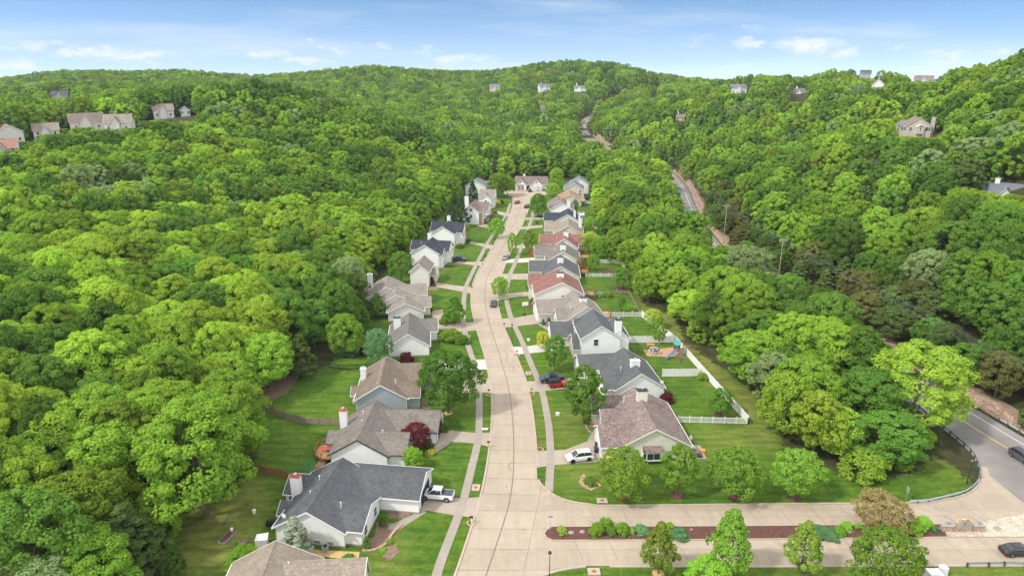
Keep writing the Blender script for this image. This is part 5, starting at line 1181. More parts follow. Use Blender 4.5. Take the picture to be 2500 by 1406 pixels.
def guardrail(label, pts, posts=True, k=4, name='guardrail'):
    P = [Vector(p) for p in catmull(pts, k)]; o = P[0]; H = thing(name, label, 'guardrail', (o.x, o.y, 0)); r = MB()
    n = len(P); prof = [(-.02, .42), (.05, .50), (-.02, .575), (.05, .65), (-.02, .74), (-.05, .74), (-.05, .42)]
    nr = [Vector((-(P[min(i+1,n-1)] - P[max(i-1,0)]).normalized().y, (P[min(i+1,n-1)] - P[max(i-1,0)]).normalized().x)) for i in range(n)]
    vs = []; m_ = len(prof)
    for p, q in zip(P, nr): vs += [((p - o).x + q.x * a, (p - o).y + q.y * a, z) for a, z in prof]
    r.add(vs, [(i*m_+j, (i+1)*m_+j, (i+1)*m_+(j+1)%m_, i*m_+(j+1)%m_) for i in range(n-1) for j in range(m_)] + [tuple(range(m_))[::-1], tuple(range((n-1)*m_, n*m_))])
    r.build('rail', M['rail'], H); acc = 9; c = 0
    for i in range(n):
        if i: acc += (P[i] - P[i-1]).length
        if acc >= 1.9 and c < 95:
            acc = 0; c += 1; q = P[i] - o - nr[i] * .18 * (-1 if posts == 'out' else 1); MB().box(q.x - .09, q.x + .09, q.y - .10, q.y + .10, -.3, .80).build('post', M['railpost'], H)
    return H
GR = [G(*p) for p in [(2220,1230),(2260,1228),(2304,1219),(2355,1205),(2382,1185),(2391,1165),(2389,1140),(2371,1105),(2329,1068),(2290,1035),(2255,1009),(2235,985)]]
guardrail('curved grey guardrail around the grassy corner beside the highway', GR[::-1], k=5, posts='in')
guardrail('guardrail on the far side of the highway at the right edge', offset(HC, 6.6)[6:16], k=2, posts='out')
guardrail('short guardrail at the lower right beside the black car', [G(2358,1382), G(2430,1381), G(2500,1382), (88, 75)], k=4, posts='in')
guardrail('dark guardrail along the distant highway below the rock bank', [p for p in offset(HC, 6.0) if 300 < p[1] < 400], k=1, posts='out')

# ------------------------------------------------------------------ street furniture
def mailbox(label, px, py, bed_=True, col='darkmetal', at=None):
    x, y = at or G(px, py); H = thing('mailbox', label, 'mailbox', (x, y, .0), 0, 'mailboxes along the kerb')
    MB().box(-.05, .05, -.05, .05, 0, 1.05).build('post', M['white'] if col == 'darkmetal' and bed_ else M['woodred'], H)
    m = MB(); m.ext([(-.12, 1.05), (.12, 1.05), (.12, 1.22), (.07, 1.30), (-.07, 1.30), (-.12, 1.22)], -.28, .28, 'u'); m.build('box', M[col], H)
    if bed_:
        r = MB(); n = 16
        for k in range(n):
            a = 2 * math.pi * k / n; r.box(.62 * math.cos(a) - .11, .62 * math.cos(a) + .11, .62 * math.sin(a) - .11, .62 * math.sin(a) + .11, 0, .16)
        r.build('stone_ring', M['stone'], H)
mailbox('mailbox in a stone ring by the drive of the white pickup', 1151, 1277)
mailbox('mailbox on a wooden post by the drive of the house with the round deck', 1193, 1092, False)
mailbox('mailbox in a stone ring by the big yard tree drive', 1194, 964)
mailbox('mailbox in a stone ring beside the drive of the white car', 1318, 1098, True, 'woodred')
mailbox('mailbox in a stone ring beside the drive of the red off-road car', 1298, 961, True, 'woodred')
mailbox('dark mailbox near the drive of the tall white house', 1262, 868, True, 'woodred')
mailbox('black mailbox by the drive of the beige-roofed house', 1231, 800, False)
mailbox('black mailbox on the left kerb before the dark pickup drive', 1178, 652, False)
mailbox('black mailbox on the left kerb below the white house with black roof', 1205, 600, False)
mailbox('black mailbox on the right kerb by the slender street tree', 1264, 583, False)
mailbox('black mailbox on the left kerb near the curved kerb wall', 1152, 709, False)
def lamp(label, px, py, h=5.5, at=None):
    x, y = at or G(px, py); H = thing('street_lamp', label, 'street lamp', (x, y, 0), 0, 'street lamps')
    m = MB(); m.tube((0, 0, 0), (0, 0, .7), .11, .08, 10); m.tube((0, 0, .7), (0, 0, h), .06, .045, 10); m.build('post', M['darkmetal'], H)
    m = MB(); m.lathe([(.08, h), (.13, h + .08), (.20, h + .40)], n=10); m.build('lantern', M['lampglass'], H)
    m = MB(); m.lathe([(.25, h + .40), (.25, h + .44), (.20, h + .60), (.06, h + .68), (.02, h + .78)], n=10); m.build('cap', M['darkmetal'], H)
lamp('dark lamp post in the grass corner at the bottom edge', 1341, 1422, 4.4)
lamp('lamp post at the kerb before the tall white house', 1250, 838, 4.4)
lamp('lamp post in the grass inside the curved guardrail', 2360, 1180, 4.2)
lamp('slim lamp post beside the silver car at the far kerb', 1283, 548, 4.2)
lamp('slim lamp post at the right kerb by the far black car', 1291, 522, 4.2)
def signpost(label, px, py, h=2.6):
    x, y = G(px, py); H = thing('street_sign', label, 'sign', (x, y, .1))
    m = MB(); m.tube((0, 0, 0), (0, 0, h), .035, n=6); m.build('post', M['metal'], H); return H
H = signpost('green street name sign on a thin post at the tip of the median', 1343, 1300)
MB().box(-.38, .38, -.015, .015, 2.62, 2.80).build('name_plate', M['teal'], H); MB().box(-.015, .015, -.38, .38, 2.82, 3.0).build('name_plate', M['teal'], H)
H = signpost('pale sign on a post at the start of the curved guardrail', 2211, 1222, 2.4); MB().box(-.04, .04, -.32, .32, 1.5, 2.4).build('plate', M['metal'], H)
H = signpost('grey back of a small sign between median and lawn', 1345, 1218, 1.0); MB().box(-.1, .1, -.02, .02, .8, 1.0).build('plate', M['metal'], H)
def inlet(label, px, py, rz=0):
    x, y = G(px, py); H = thing('storm_drain', label, 'storm drain', (x, y, 0), rz, 'storm drains')
    MB().box(-.85, .85, -.65, .65, -.1, .17).build('slab', M['kerb'], H); m = MB(); m.lathe([(.32, .171), (.32, .19), (.05, .195)], n=14); m.build('lid', M['woodred'], H)
    MB().box(-.6, .6, -.68, -.655, .0, .12).build('opening', M['darkmetal'], H)
inlet('storm drain slab on the top kerb of the entrance road', 1470, 1223); inlet('storm drain slab at the bottom kerb of the entrance road', 1450, 1396, 3.14)
inlet('storm drain slab at the left kerb above the white pickup', 1162, 1191, 1.5); inlet('storm drain slab at the right kerb near the red off-road car', 1290, 912, -1.5)
inlet('storm drain slab at the left kerb by the white drive', 1172, 912, 1.5)
x, y = G(1147, 824); H = thing('fire_hydrant', 'yellow fire hydrant on the left verge', 'hydrant', (x, y, 0)); m = MB(); m.lathe([(.16, 0), (.16, .05), (.11, .06), (.11, .5), (.15, .52), (.12, .62), (.04, .70)], n=10); m.build('barrel', M['yellow'], H)
m = MB(); m.tube((-.2, 0, .4), (.2, 0, .4), .06, n=8); m.build('nozzle', M['yellow'], H)
# white utility cabinets bottom right
for i, (px, py, w, d, h, lb) in enumerate([(2278,1412,1.7,1.3,1.1,'larger white utility cabinet at the bottom right edge'), (2300,1402,.9,.8,1.25,'smaller white utility cabinet behind the larger one')]):
    x, y = G(px, py); H = thing('utility_cabinet', lb, 'cabinet', (x, y, 0)); MB().box(-w/2, w/2, -d/2, d/2, 0, h).build('housing', M['white'], H); MB().box(-w/2 - .04, w/2 + .04, -d/2 - .04, d/2 + .04, h, h + .07).build('lid', M['vinyl'], H)
    MB().box(-w/2 - .2, w/2 + .2, -d/2 - .2, d/2 + .2, -.1, .06).build('plinth', M['kerb'], H)
for lb, px, py in [('small white utility pedestal on the lawn by the right walk', 1361, 1013), ('white plastic utility box on the lawn of the tall white house', 1290, 832)]:
    x, y = G(px, py); o = MB().box(-.35, .35, -.25, .25, 0, .55).build('utility_box', M['white']); o.location = (x, y, 0); tag(o, lb, 'utility box')
# entrance sign
x, y = G(2347, 1296); H = thing('entrance_sign', 'stone entrance sign with an arched grey plaque and two lantern piers on the gravel', 'sign', (x, y, .12))
def arch(w, h, base, y0, y1, r, n=12):
    pts = [(-w, base), (w, base)] + [(r * math.cos(math.pi * k / n), h + r * math.sin(math.pi * k / n)) for k in range(n + 1)]
    return pts
m = MB(); m.ext(arch(1.35, .75, 0, 0, 0, 1.35)[:], -.3, .3, 'u') if False else None
pts = [(-1.35, 0), (1.35, 0)] + [(1.35 * math.cos(math.pi * k / 14), .75 + 1.35 * math.sin(math.pi * k / 14)) for k in range(15)]
m.ext(pts, -.28, .28, 'v'); m.build('arch', M['stone'], H)
pts = [(-1.0, .55), (1.0, .55)] + [(1.0 * math.cos(math.pi * k / 14), .75 + 1.02 * math.sin(math.pi * k / 14)) for k in range(15)]
m = MB(); m.ext(pts, -.33, -.285, 'v'); pq = m.build('plaque', M['greystone'], H)
for txt, zz_, sz in (('THE', 1.38, .30), ('LEGENDS', .98, .26), ('EST', .70, .16)):
    if txt != 'THE': continue
    cu = bpy.data.curves.new('lettering', 'FONT'); cu.body = txt; cu.size = sz; cu.align_x = 'CENTER'; cu.extrude = .01
    tq = bpy.data.objects.new('lettering', cu); to = bpy.data.objects.new('lettering', bpy.data.meshes.new_from_object(tq)); bpy.data.objects.remove(tq); C.objects.link(to); to.parent = pq; to.location = (0, -.345, zz_); to.rotation_euler = (R(90), 0, 0); to.data.materials.clear(); to.data.materials.append(M['darkmetal'])
m = MB()
for zz_, hw in ((1.12, .78), (.92, .80), (.74, .5)):
    k = -hw
    while k < hw: wdt = .05 + .05 * ((k * 37) % 1); m.box(k, min(hw, k + wdt), -.345, -.334, zz_, zz_ + .10 - .03 * ((k * 17) % 1)); k += wdt + .05
m.build('worn_lettering', M['woodgrey'], pq)
for s in (-1, 1):
    MB().box(s * 2.3 - .8, s * 2.3 + .8, -.35, .35, 0, .95).build('pier', M['stone'], H); MB().box(s * 2.3 - .9, s * 2.3 + .9, -.45, .45, .95, 1.08).build('pier_cap', M['greystone'], H)
    m = MB(); m.lathe([(.16, 1.08), (.12, 1.3), (.22, 1.34), (.26, 1.75), (.10, 1.9), (.02, 2.0)], (s * 2.3, 0), 8); m.build('lantern', M['greystone'], H)
# landscape rocks on the median
for k, (px, py, r, lb) in enumerate([(1393, 1302, .5, 'pale flat rock next to the dark bush at the tip of the median'), (1421, 1300, .45, 'pale flat rock left of the round boxwoods'), (1541, 1287, .35, 'pale rock right of the round boxwoods'), (1688, 1294, .22, 'small white stone on the mulch of the median'), (2073, 1300, .35, 'pale rock on the mulch near the bronze tree'), (2434, 1291, .5, 'tan boulder on the gravel right of the entrance sign')]):
    x, y = G(px, py); rr = random.Random(k); m = MB(); m.lathe([(r, 0), (r * 1.05, r * .2), (r * .75, r * .42), (r * .2, r * .5)], n=9); m.v = [(a * rr.uniform(.8, 1.15), b * .75 * rr.uniform(.8, 1.15), c) for a, b, c in m.v]
    o = m.build('rock', M['walk']); o.location = (x, y, .14); tag(o, lb, 'rock')
# poles and wires
def pole(label, x, y, top):
    zg = float(terr([x], [y])[0]); H = thing('utility_pole', label, 'utility pole', (x, y, zg), R(6), 'utility poles along the highway'); h = top - zg
    m = MB(); m.tube((0, 0, -.5), (0, 0, h), .17, .12, 8); m.build('pole', M['polewood'], H); MB().box(-1.5, 1.5, -.07, .07, h - .75, h - .57).build('crossarm', M['polewood'], H)
    for k in (-1.35, -.5, .5, 1.35): m = MB(); m.lathe([(.05, h - .57), (.07, h - .45), (.03, h - .38)], (k, 0), 6); m.build('insulator', M['white'], H)
    return (x, y, top)
POLES = [(84.5, 430, 20.5), (81.5, 330, 18.5), (80.4, 252, 15.2), (82.2, 201, 15.2), (86.5, 150, 15.5), (92, 100, 16.0), (96, 55, 16)]
for i, p in enumerate(POLES[1:4]): pole(['wooden utility pole high on the bank left of the highway curve', 'wooden utility pole beside the highway, upper of the two nearest', 'wooden utility pole in the cedars, nearer of the two tallest'][i], *p)
pole('wooden utility pole behind the trees at the far highway bend', 66 - 12, 690, 18)
Hw = thing('power_line', 'thin power line sagging from pole to pole above the cedars', 'power line', (0, 0, 0))
for off in (-1.35, -.5, .5, 1.35):
    m = MB()
    for a, b in zip(POLES[:-1], POLES[1:]):
        prev = None
        for k in range(9):
            t = k / 8; q = (a[0] + (b[0] - a[0]) * t + off, a[1] + (b[1] - a[1]) * t, a[2] - .45 + (b[2] - a[2]) * t - 4 * .9 * t * (1 - t))
            if prev: m.tube(prev, q, .011, n=4)
            prev = q
    m.build('wire', M['metal'], Hw)

# ------------------------------------------------------------------ yard and street trees
YT = [ # label, px, py, h, r, class, shape, mulch
 ('big dark green tree in an orange-edged mulch ring on the left lawn', 1095,1008,13.2,6.0,'deep','forest',1,'straw'),
 ('tall dark double-crowned tree on the right lawn below the red off-road car', 1425,1032,12.4,4.4,'deep','ovalyard',0,''),
 ('dark oval tree beside the white drive of the tall white house', 1354,905,8.8,3.2,'deep','ovalyard',0,''),
 ('leafy tree in front of the corner house, left of its bay window', 1520,1212,8.6,4.6,'street','yard',1,'mulch'),
 ('narrow tree in front of the corner house right of its bay window', 1652,1209,9.4,3.3,'street','ovalyard',1,'mulch'),
 ('airy tree on the corner lawn, third from the left of the four along the road', 1792,1211,8.6,4.6,'street','yard',1,'mulch'),
 ('airy tree on the corner lawn, rightmost of the four along the road', 1938,1213,8.4,4.3,'street','yard',1,'mulch'),
 ('pointed street tree at the bottom edge, leftmost of the row below the median', 1607,1399,7.8,2.9,'bronzegreen','pear',1,'straw'),
 ('tallest pointed street tree at the bottom edge, in the middle of the row', 1778,1402,9.8,3.6,'street','pear',0,''),
 ('pointed street tree at the bottom edge, right of the tallest one', 1955,1399,8.0,2.9,'bronzegreen','pear',0,''),
 ('wide lobed tree at the bottom edge, rightmost of the row', 2148,1432,8.6,5.0,'street','yard',0,''),
 ('low bright round tree at the bottom edge before the tallest pointed tree', 1722,1442,4.8,3.2,'limebright','yard',0,''),
 ('bronze-leaved ornamental tree on the median near the entrance sign', 2146,1290,5.8,4.3,'bronze','yard',0,''),
 ('dense dark green cone-shaped tree at the left kerb', 1110,792,8.4,3.6,'deep','pear',0,''),
 ('bright round street tree beside the grey parked car', 1221,729,6.6,2.8,'limebright','yard',0,''),
 ('slender street tree beside the silver car', 1250,624,8.6,2.2,'mid','ovalyard',0,''),
 ('full green street tree right of the slender one', 1292,618,9.0,3.0,'mid','ovalyard',0,''),
 ('round green street tree casting shade on the road from the left', 1213,582,8.2,3.4,'limebright','yard',0,''),
 ('dense dark green street tree over the dark blue car', 1314,530,10.6,4.2,'deep','yard',0,''),
 ('broad green tree left of the turning circle', 1216,482,12.5,6.0,'mid','forest',0,''),
 ('second broad tree left of the turning circle, nearer the road', 1238,478,10.5,5.0,'mid','forest',0,''),
 ('olive rounded tree right of the turning circle', 1349,480,7.0,3.6,'bronzegreen','yard',0,''),
 ('tall green tree behind the olive one at the turning circle', 1358,458,11.0,5.0,'mid','yard',0,''),
 ('dark purple-brown tree on the left lawn by the brick-cornered house', 1199,556,5.6,3.0,'plum','yard',0,''),
 ('round dark tree between the two-storey house and the stepped house', 981,692,10.5,4.0,'deep','yard',0,''),
 ('dark cone-shaped tree behind the stepped-gable house, right of a pair', 922,776,7.4,3.0,'deep','pear',0,''),
 ('dark cone-shaped tree behind the stepped-gable house, left of a pair', 882,806,8.6,3.8,'deep','pear',0,''),
 ('blue-green layered tree behind the olive-grey roofed house', 925,892,9.0,3.4,'teal','yard',0,''),
 ('fresh green tree on the lawn above the black iron fence', 845,868,10.5,4.4,'mid','yard',0,''),
 ('dark red maple in front of the house with the round deck', 1016,1100,5.6,2.6,'purple','yard',0,''),
 ('small yellow-green tree beside the dark red maple', 1009,1142,3.8,2.1,'limebright','yard',0,''),
 ('silvery spruce beside the gable wall of the dark grey-roofed house', 727,1362,7.2,3.0,'silver','conifer',0,''),
 ('small cone-shaped conifer on the lawn at the lower left', 434,1412,6.4,2.0,'spruce2','conifer',0,''),
 ('bright yellow-green bushy tree above the tan roof at the lower left', 597,1392,3.6,2.4,'limebright','yard',0,''),
 ('small tree inside the white-fenced yard near the picket fence corner', 1757,1014,5.8,2.8,'deep','yard',1,'mulch'),
 ('dark round yard tree beside the curved red mulch bed', 1521,706,7.0,3.6,'deep','yard',0,''),
 ('thin drooping tree inside the playground yard', 1607,842,7.6,2.0,'limebright','ovalyard',0,''),
 ('small bright tree outside the fence corner above the playground', 1595,800,5.2,2.6,'yellowgreen','yard',0,''),
 ('small thin tree on the lawn right of the beige-roofed house', 1518,757,4.4,1.5,'deep','ovalyard',0,''),
 ('low feathery bush-like tree right of the thin lawn tree', 1536,762,2.4,2.0,'limebright','yard',0,''),
 ('yellow-green spreading tree right of the faded red-roofed house', 1440,612,7.2,3.6,'yellowgreen','yard',0,''),
 ('small green tree behind the dark grey-roofed house on the right', 1446,660,5.6,2.4,'mid','yard',0,''),
 ('small reddish tree by the rear decks of the right row', 1418,660,4.6,1.8,'bronze','yard',0,''),
 ('small dark spreading tree in front of the brick-red roofed house', 1304,724,4.8,2.7,'deep','yard',0,''),
 ('large dark spruce at the wood edge behind the brick-cornered house', 1126,552,13.5,4.2,'spruce','conifer',0,''),
 ('second dark spruce at the wood edge, left of the larger one', 1102,560,12.5,4.0,'spruce','conifer',0,''),
 ('dark spruce rising between the two farthest left houses', 1154,492,11.0,3.6,'spruce','conifer',0,''),
 ('pale feathery sapling in front of the black-roofed two-storey house', 1139,590,8.0,1.7,'yellowgreen','ovalyard',0,''),
 ('small pointed evergreen beside the black-roofed house gable', 1092,602,5.6,1.5,'spruce2','conifer',0,''),
 ('green tree leaning over the steps of the brick-cornered house', 1176,528,6.0,2.6,'deep','yard',0,''),
 ('pale yellow bush-like tree beside the dark oval tree by the white drive', 1325,850,4.4,2.0,'yellow','yard',0,''),
 ('green tree beside the rear of the cream two-storey house', 1436,620,6.2,2.6,'mid','yard',0,''),
 ('slim dark tree by the white patio of the far right yards', 1404,518,6.0,1.9,'deep','ovalyard',0,''),
 ('green tree right of the cream-gabled far house', 1440,570,7.0,2.8,'mid','yard',0,''),
 ('bright green tree at the wood edge right of the far yards', 1462,632,8.0,3.4,'limebright','yard',0,''),
 ('bare young sapling inside the lower playground yard', 1661,905,6.0,2.2,'twig','bare',0,''),
]
LEAF['bronzegreen'] = leafmat('leaf_bronze_green', (.105, .170, .018), (.185, .260, .030)); LEAF['limebright'] = leafmat('leaf_bright', (.100, .210, .012), (.165, .290, .018))
LEAF['street'] = leafmat('leaf_street_tree', (.070, .135, .014), (.130, .215, .020)); LEAF['plum'] = leafmat('leaf_plum', (.045, .028, .022), (.075, .048, .035), .2); LEAF['spruce2'] = leafmat('leaf_conifer', (.045, .110, .014), (.075, .150, .020)); LEAF['yellowgreen'] = leafmat('leaf_yellow_green', (.17, .24, .02), (.25, .31, .03))
for (lb, px, py, h, r, cls, shp, mu, mm) in YT:
    x, y = G(px, py); tree(lb, 'tree', x, y, h * (1.08 if shp == 'pear' and py > 1390 else 1), r * .88, cls, shp, trunkmat='palebark' if cls in ('limebright', 'twig') else None)
    if mu: tag(MB().sheet(disc((x, y), 1.15 if mm == 'mulch' else .85), .03).build('mulch_ring', M[mm]), kind='structure')
SH = [ # label, px, py, h, r, class, group
 ('round bright boxwood on the median, lower left of the cluster', 1457,1303,1.9,1.45,'limebright'), ('round bright boxwood on the median, topmost of the cluster', 1479,1287,1.7,1.35,'limebright'),
 ('dark round boxwood on the median in the middle of the cluster', 1491,1303,1.3,1.0,'deep'), ('round bright boxwood on the median, rightmost of the cluster', 1518,1300,1.8,1.4,'limebright'),
 ('dark spiky bush at the tip of the median', 1372,1301,1.1,1.05,'bronzegreen'), ('small dark bush right of the boxwood cluster', 1543,1301,.8,.7,'bronzegreen'),
 ('blue-green juniper left of the first pointed street tree', 1566,1298,.9,1.4,'teal'), ('low teal juniper right of the first pointed street tree', 1655,1308,.8,1.9,'teal'), ('round yellow-green bush above the teal juniper', 1634,1292,1.1,1.0,'limebright'),
 ('long teal ground juniper on the median, left half', 2002,1303,.8,2.2,'teal'), ('long teal ground juniper on the median, right half', 2026,1306,.75,1.9,'teal'), ('round bush on the median left of the bronze tree, front one', 2049,1304,1.3,1.1,'limebright'),
 ('round bush on the median left of the bronze tree, rear one', 2066,1290,1.2,1.1,'limebright'), ('small round bush at the foot of the bronze tree', 2095,1288,.8,.7,'limebright'),
 ('large round bush right of the bronze tree, front one', 2230,1300,2.0,1.7,'mid'), ('large round bush right of the bronze tree, rear one', 2252,1288,2.0,1.6,'limebright'), ('low spreading juniper at the right end of the median', 2281,1296,.8,.9,'teal'),
 ('round dark bush in the stone-edged island on the corner lawn', 1440,1180,1.2,1.2,'deep'), ('yellow bush at the garage corner of the corner house', 1488,1130,1.3,1.0,'yellow'),
 ('tall clipped evergreen at the front of the dark grey-roofed house', 936,1283,2.6,.95,'spruce2'), ('lower clipped evergreen near the garage wall of the dark grey-roofed house', 896,1336,2.3,.95,'spruce2'),
 ('small evergreen at the garage door of the dark grey-roofed house', 1004,1248,1.9,.55,'spruce2'), ('small evergreen above the white pickup', 1028,1197,1.9,.5,'spruce2'),
 ('large spreading bush in front of the olive-grey roofed house', 1100,830,2.8,3.3,'mid'), ('round bush beside the left walk, right of the large bush', 1131,838,2.2,1.7,'deep'), ('clipped round bush by the curved drive', 1091,788,2.6,2.1,'mid'),
 ('dark purple bush at the gable of the olive-grey roofed house', 993,885,2.6,1.7,'purple'), ('dark purple bush beside the stepped-gable house', 1043,765,2.2,1.6,'purple'),
 ('dark purple bush in front of the narrow tan-roofed house', 1050,692,2.4,1.7,'purple'), ('long dark purple hedge below the narrow tan-roofed house', 1026,712,2.0,2.0,'purple'),
 ('green bushes at the porch of the white two-storey house', 1100,650,1.4,1.6,'mid'), ('clipped bush at the foot of the black-roofed house', 1124,606,1.8,1.4,'deep'), ('second clipped bush at the foot of the black-roofed house', 1142,592,1.5,1.2,'deep'),
 ('yellow clipped hedge left of the far road', 1213,498,2.0,2.0,'yellow'), ('dark red shrub right of the yellow hedge', 1225,497,1.6,1.2,'purple'), ('red-brown bush at the end of a far left path', 1208,521,1.4,1.2,'bronze'),
 ('small cone evergreen at the beige garage wing, left of two', 1326,793,2.0,.8,'spruce2'), ('small cone evergreen at the beige garage wing, right of two', 1340,790,2.2,.8,'spruce2'),
 ('dark clipped hedge behind the red-roofed house', 1432,738,2.2,1.8,'deep'), ('blue-grey bush behind the red-roofed house', 1466,723,1.5,1.4,'silver'), ('green bush beside the blue-grey one', 1482,724,1.6,1.7,'mid'),
 ('dark red shrub behind the charcoal-roofed house', 1628,980,2.0,1.5,'purple'), ('green shrub in the corner of the white fence', 1714,926,1.8,1.2,'mid'), ('dark shrub in front of the dark red maple', 1046,1090,1.6,.9,'deep'),
 ('yellow-green flower clump below the dark red maple', 1052,1106,.7,1.0,'yellow'), ('round bush by the trash bins of the house with the round deck', 1082,1052,1.5,1.0,'deep'), ('dark low bush on the lawn by the iron fence', 855,868,1.2,2.0,'spruce'),
 ('red shrub behind the olive-grey roofed house', 888,868,2.4,1.0,'purple'), ('small dark bush beneath the large tree at the lower left', 405,1290,1.6,1.6,'spruce'), ('yellow-green perennial clump on the bark bed by the lawn edge', 952,1324,.5,.6,'limebright'),
 ('yellow-green perennial clump on the bark bed, nearer one', 934,1344,.5,.6,'limebright'), ('dark low bush by the gable wall of the nearest white gable', 850,1366,.7,1.0,'deep'), ('small topiary bush by the grey drive at mid right', 1311,546,1.1,.8,'deep'),
 ('round bush at the corner of the taupe-roofed house', 1339,632,1.9,1.3,'mid'), ('dark bush left of the red-roofed house garage', 1304,737,1.4,1.2,'deep'), ('bright bush mound at the front of the roadside thicket', 2108,1150,4.2,4.6,'mid'), ('broad bush mound at the corner of the roadside thicket', 2182,1122,4.4,4.4,'mid'), ('bush at the right end of the roadside thicket', 2250,1078,3.2,2.6,'limebright'),
]
for (lb, px, py, h, r, cls) in SH:
    x, y = G(px, py); onm = 1335 < px < 2300 and 1280 < py < 1318
    sk_ = .74 if onm else .86
    tree(lb, 'shrub', x, y, h * sk_, r * sk_, cls, 'arborvitae' if r < 1 and h > 1.8 else 'shrub', name='shrub', z=.12 if onm else 0)
# ------------------------------------------------------------------ things in the yards
def bin_(label, px, py, col='bluebin'):
    x, y = G(px, py); H = thing('trash_bin', label, 'trash bin', (x, y, .05), .2, 'trash bins by the garages')
    m = MB(); m.add([(-.24,-.28,.06),(.24,-.28,.06),(.24,.28,.06),(-.24,.28,.06),(-.31,-.36,1.0),(.31,-.36,1.0),(.31,.36,1.0),(-.31,.36,1.0)], [(3,2,1,0),(4,5,6,7),(0,1,5,4),(1,2,6,5),(2,3,7,6),(3,0,4,7)]); m.build('body', M[col], H)
    MB().box(-.34, .34, -.40, .38, 1.003, 1.08).build('lid', M[col], H)
    for s in (-1, 1): m = MB(); m.tube((s * .25, .33, .12), (s * .32, .33, .12), .12, n=10); m.build('wheel', M['tyre'], H)
bin_('navy trash bin by the garage of the house with the round deck', 1071, 1052); bin_('navy trash bin by the garage of the corner house, nearer one', 1455, 1105); bin_('dark trash bin by the garage of the corner house, farther one', 1457, 1094, 'darkmetal')
def deck(label, px, py, w, d, h, rot=0, mat='deckwood', rail='woodred', cut=0):
    x, y = G(px, py); H = thing('deck', label, 'deck', (x, y, 0), R(rot))
    P = [(cut, 0), (w, 0), (w, d), (cut, d), (0, d - cut), (0, cut)] if cut else [(0, 0), (w, 0), (w, d), (0, d)]
    MB().prism(P, h - .15, h).build('floor', M[mat], H)
    for p in P[:3] + P[3:]:
        MB().box(p[0] - .07, p[0] + .07, p[1] - .07, p[1] + .07, -.2, h + 1.0).build('post', M[rail], H)
    m = MB()
    for i in range(len(P)):
        a, b = Vector(P[i]), Vector(P[(i + 1) % len(P)])
        if a.x == w and b.x == w: continue
        for z_ in (.95, .12): m.tube((*a, h + z_), (*b, h + z_), .05, n=4)
        L_ = (b - a).length; n = int(L_ / .3)
        for k in range(n): q = a + (b - a) * (k + .5) / n; m.tube((*q, h + .12), (*q, h + .95), .022, n=4)
    m.build('railing', M[rail], H); return H
deck('round-cornered orange wooden deck behind the grey-brown roofed house', 764, 1132, 4.2, 5.6, 1.0, 0, cut=1.5)
deck('red-brown deck with white furniture behind the brick-red roofed house', 1424, 733, 3.2, 3.6, 1.6, 0, 'woodgrey', 'woodred')
deck('red-brown deck behind the dark grey-roofed house on the right', 1414, 676, 2.8, 3.2, 1.5, 0, 'woodred', 'woodred')
deck('small wooden deck behind the taupe-roofed house', 1416, 638, 3.2, 3, 1.4, 0, 'deckwood', 'woodred')
deck('white railed deck behind the red-brown roofed far house', 1413, 501, 3.0, 3.2, 2.0, 0, 'vinyl', 'vinyl'); deck('white railed deck behind the blue-black roofed house', 1412, 534, 2.6, 3.0, 1.6, 0, 'vinyl', 'vinyl')
deck('dark deck with a canopy beside the cream two-storey far house', 1424, 487, 3.2, 3.4, 1.0, 0, 'woodgrey', 'darkmetal')
deck('orange deck at the rear corner of the beige-roofed house', 1470, 782, 2.2, 4.5, .9, 0, 'deckwood', 'woodred')
for lb, px, py in [('round red-cushioned table on the orange deck, left one', 789, 1096), ('round red-cushioned table on the orange deck, right one', 801, 1094)]:
    x, y = G(px, py, 1.6); H = thing('patio_table', lb, 'table', (x, y, 1.0)); m = MB(); m.lathe([(.5, .70), (.5, .76), (.02, .78)], n=12); m.build('table_top', M['rug'], H); m = MB(); m.tube((0, 0, 0), (0, 0, .7), .05, n=6); m.build('leg', M['darkmetal'], H)
# patio by the corner house
x, y = G(1692, 1108); H = thing('patio_set', 'cluttered patio furniture under a folded pale parasol right of the corner house', 'patio furniture', (x - 1.2, y, 0))
MB().box(0, 3.2, -1.5, 3, 0, .06).build('paving', M['walk'], H); MB().box(.3, 1.9, .6, 1.5, .45, .8).build('sofa', M['tan'], H); MB().box(.2, 1.2, -1.2, -.3, .06, .7).build('grill', M['darkmetal'], H)
MB().box(1.7, 2.5, -1.3, -.5, .06, .5).build('fire_pit', M['darktrim'], H); m = MB(); m.tube((1.2, 2.2, .06), (1.2, 2.2, 2.3), .04, n=6); m.lathe([(.12, 1.2), (.35, 1.9), (.08, 2.5)], (1.2, 2.2), 8); m.build('parasol', M['tan'], H)
MB().box(2.6, 3.4, .2, .8, .06, .6).build('armchair', M['orange'], H)
# garden things lower left
def rbed(label, a, b, w, h=.3, mat='woodgrey', fill='soil'):
    A_ = Vector(G(*a)); B_ = Vector(G(*b)); t = (B_ - A_); L_ = t.length; H = thing('raised_bed', label, 'garden bed', (A_.x, A_.y, 0), math.atan2(t.y, t.x), 'raised garden beds')
    m = MB(); m.box(0, L_, -w/2, -w/2 + .06, 0, h); m.box(0, L_, w/2 - .06, w/2, 0, h); m.box(0, .06, -w/2 + .061, w/2 - .061, 0, h); m.box(L_ - .06, L_, -w/2 + .061, w/2 - .061, 0, h); m.build('frame', M[mat], H)
    MB().box(.061, L_ - .061, -w/2 + .061, w/2 - .061, 0, h - .06).build('earth', M[fill], H)
rbed('narrow raised bed with dark soil on the lawn at the lower left', (540, 1328), (572, 1296), 1.1, .35, 'metal', 'mulch'); rbed('raised bed with young plants near the white bulk bag', (583, 1328), (606, 1318), .9)
rbed('wooden vegetable bed below the orange deck', (778, 1143), (792, 1122), 1.2, .35, 'deckwood')
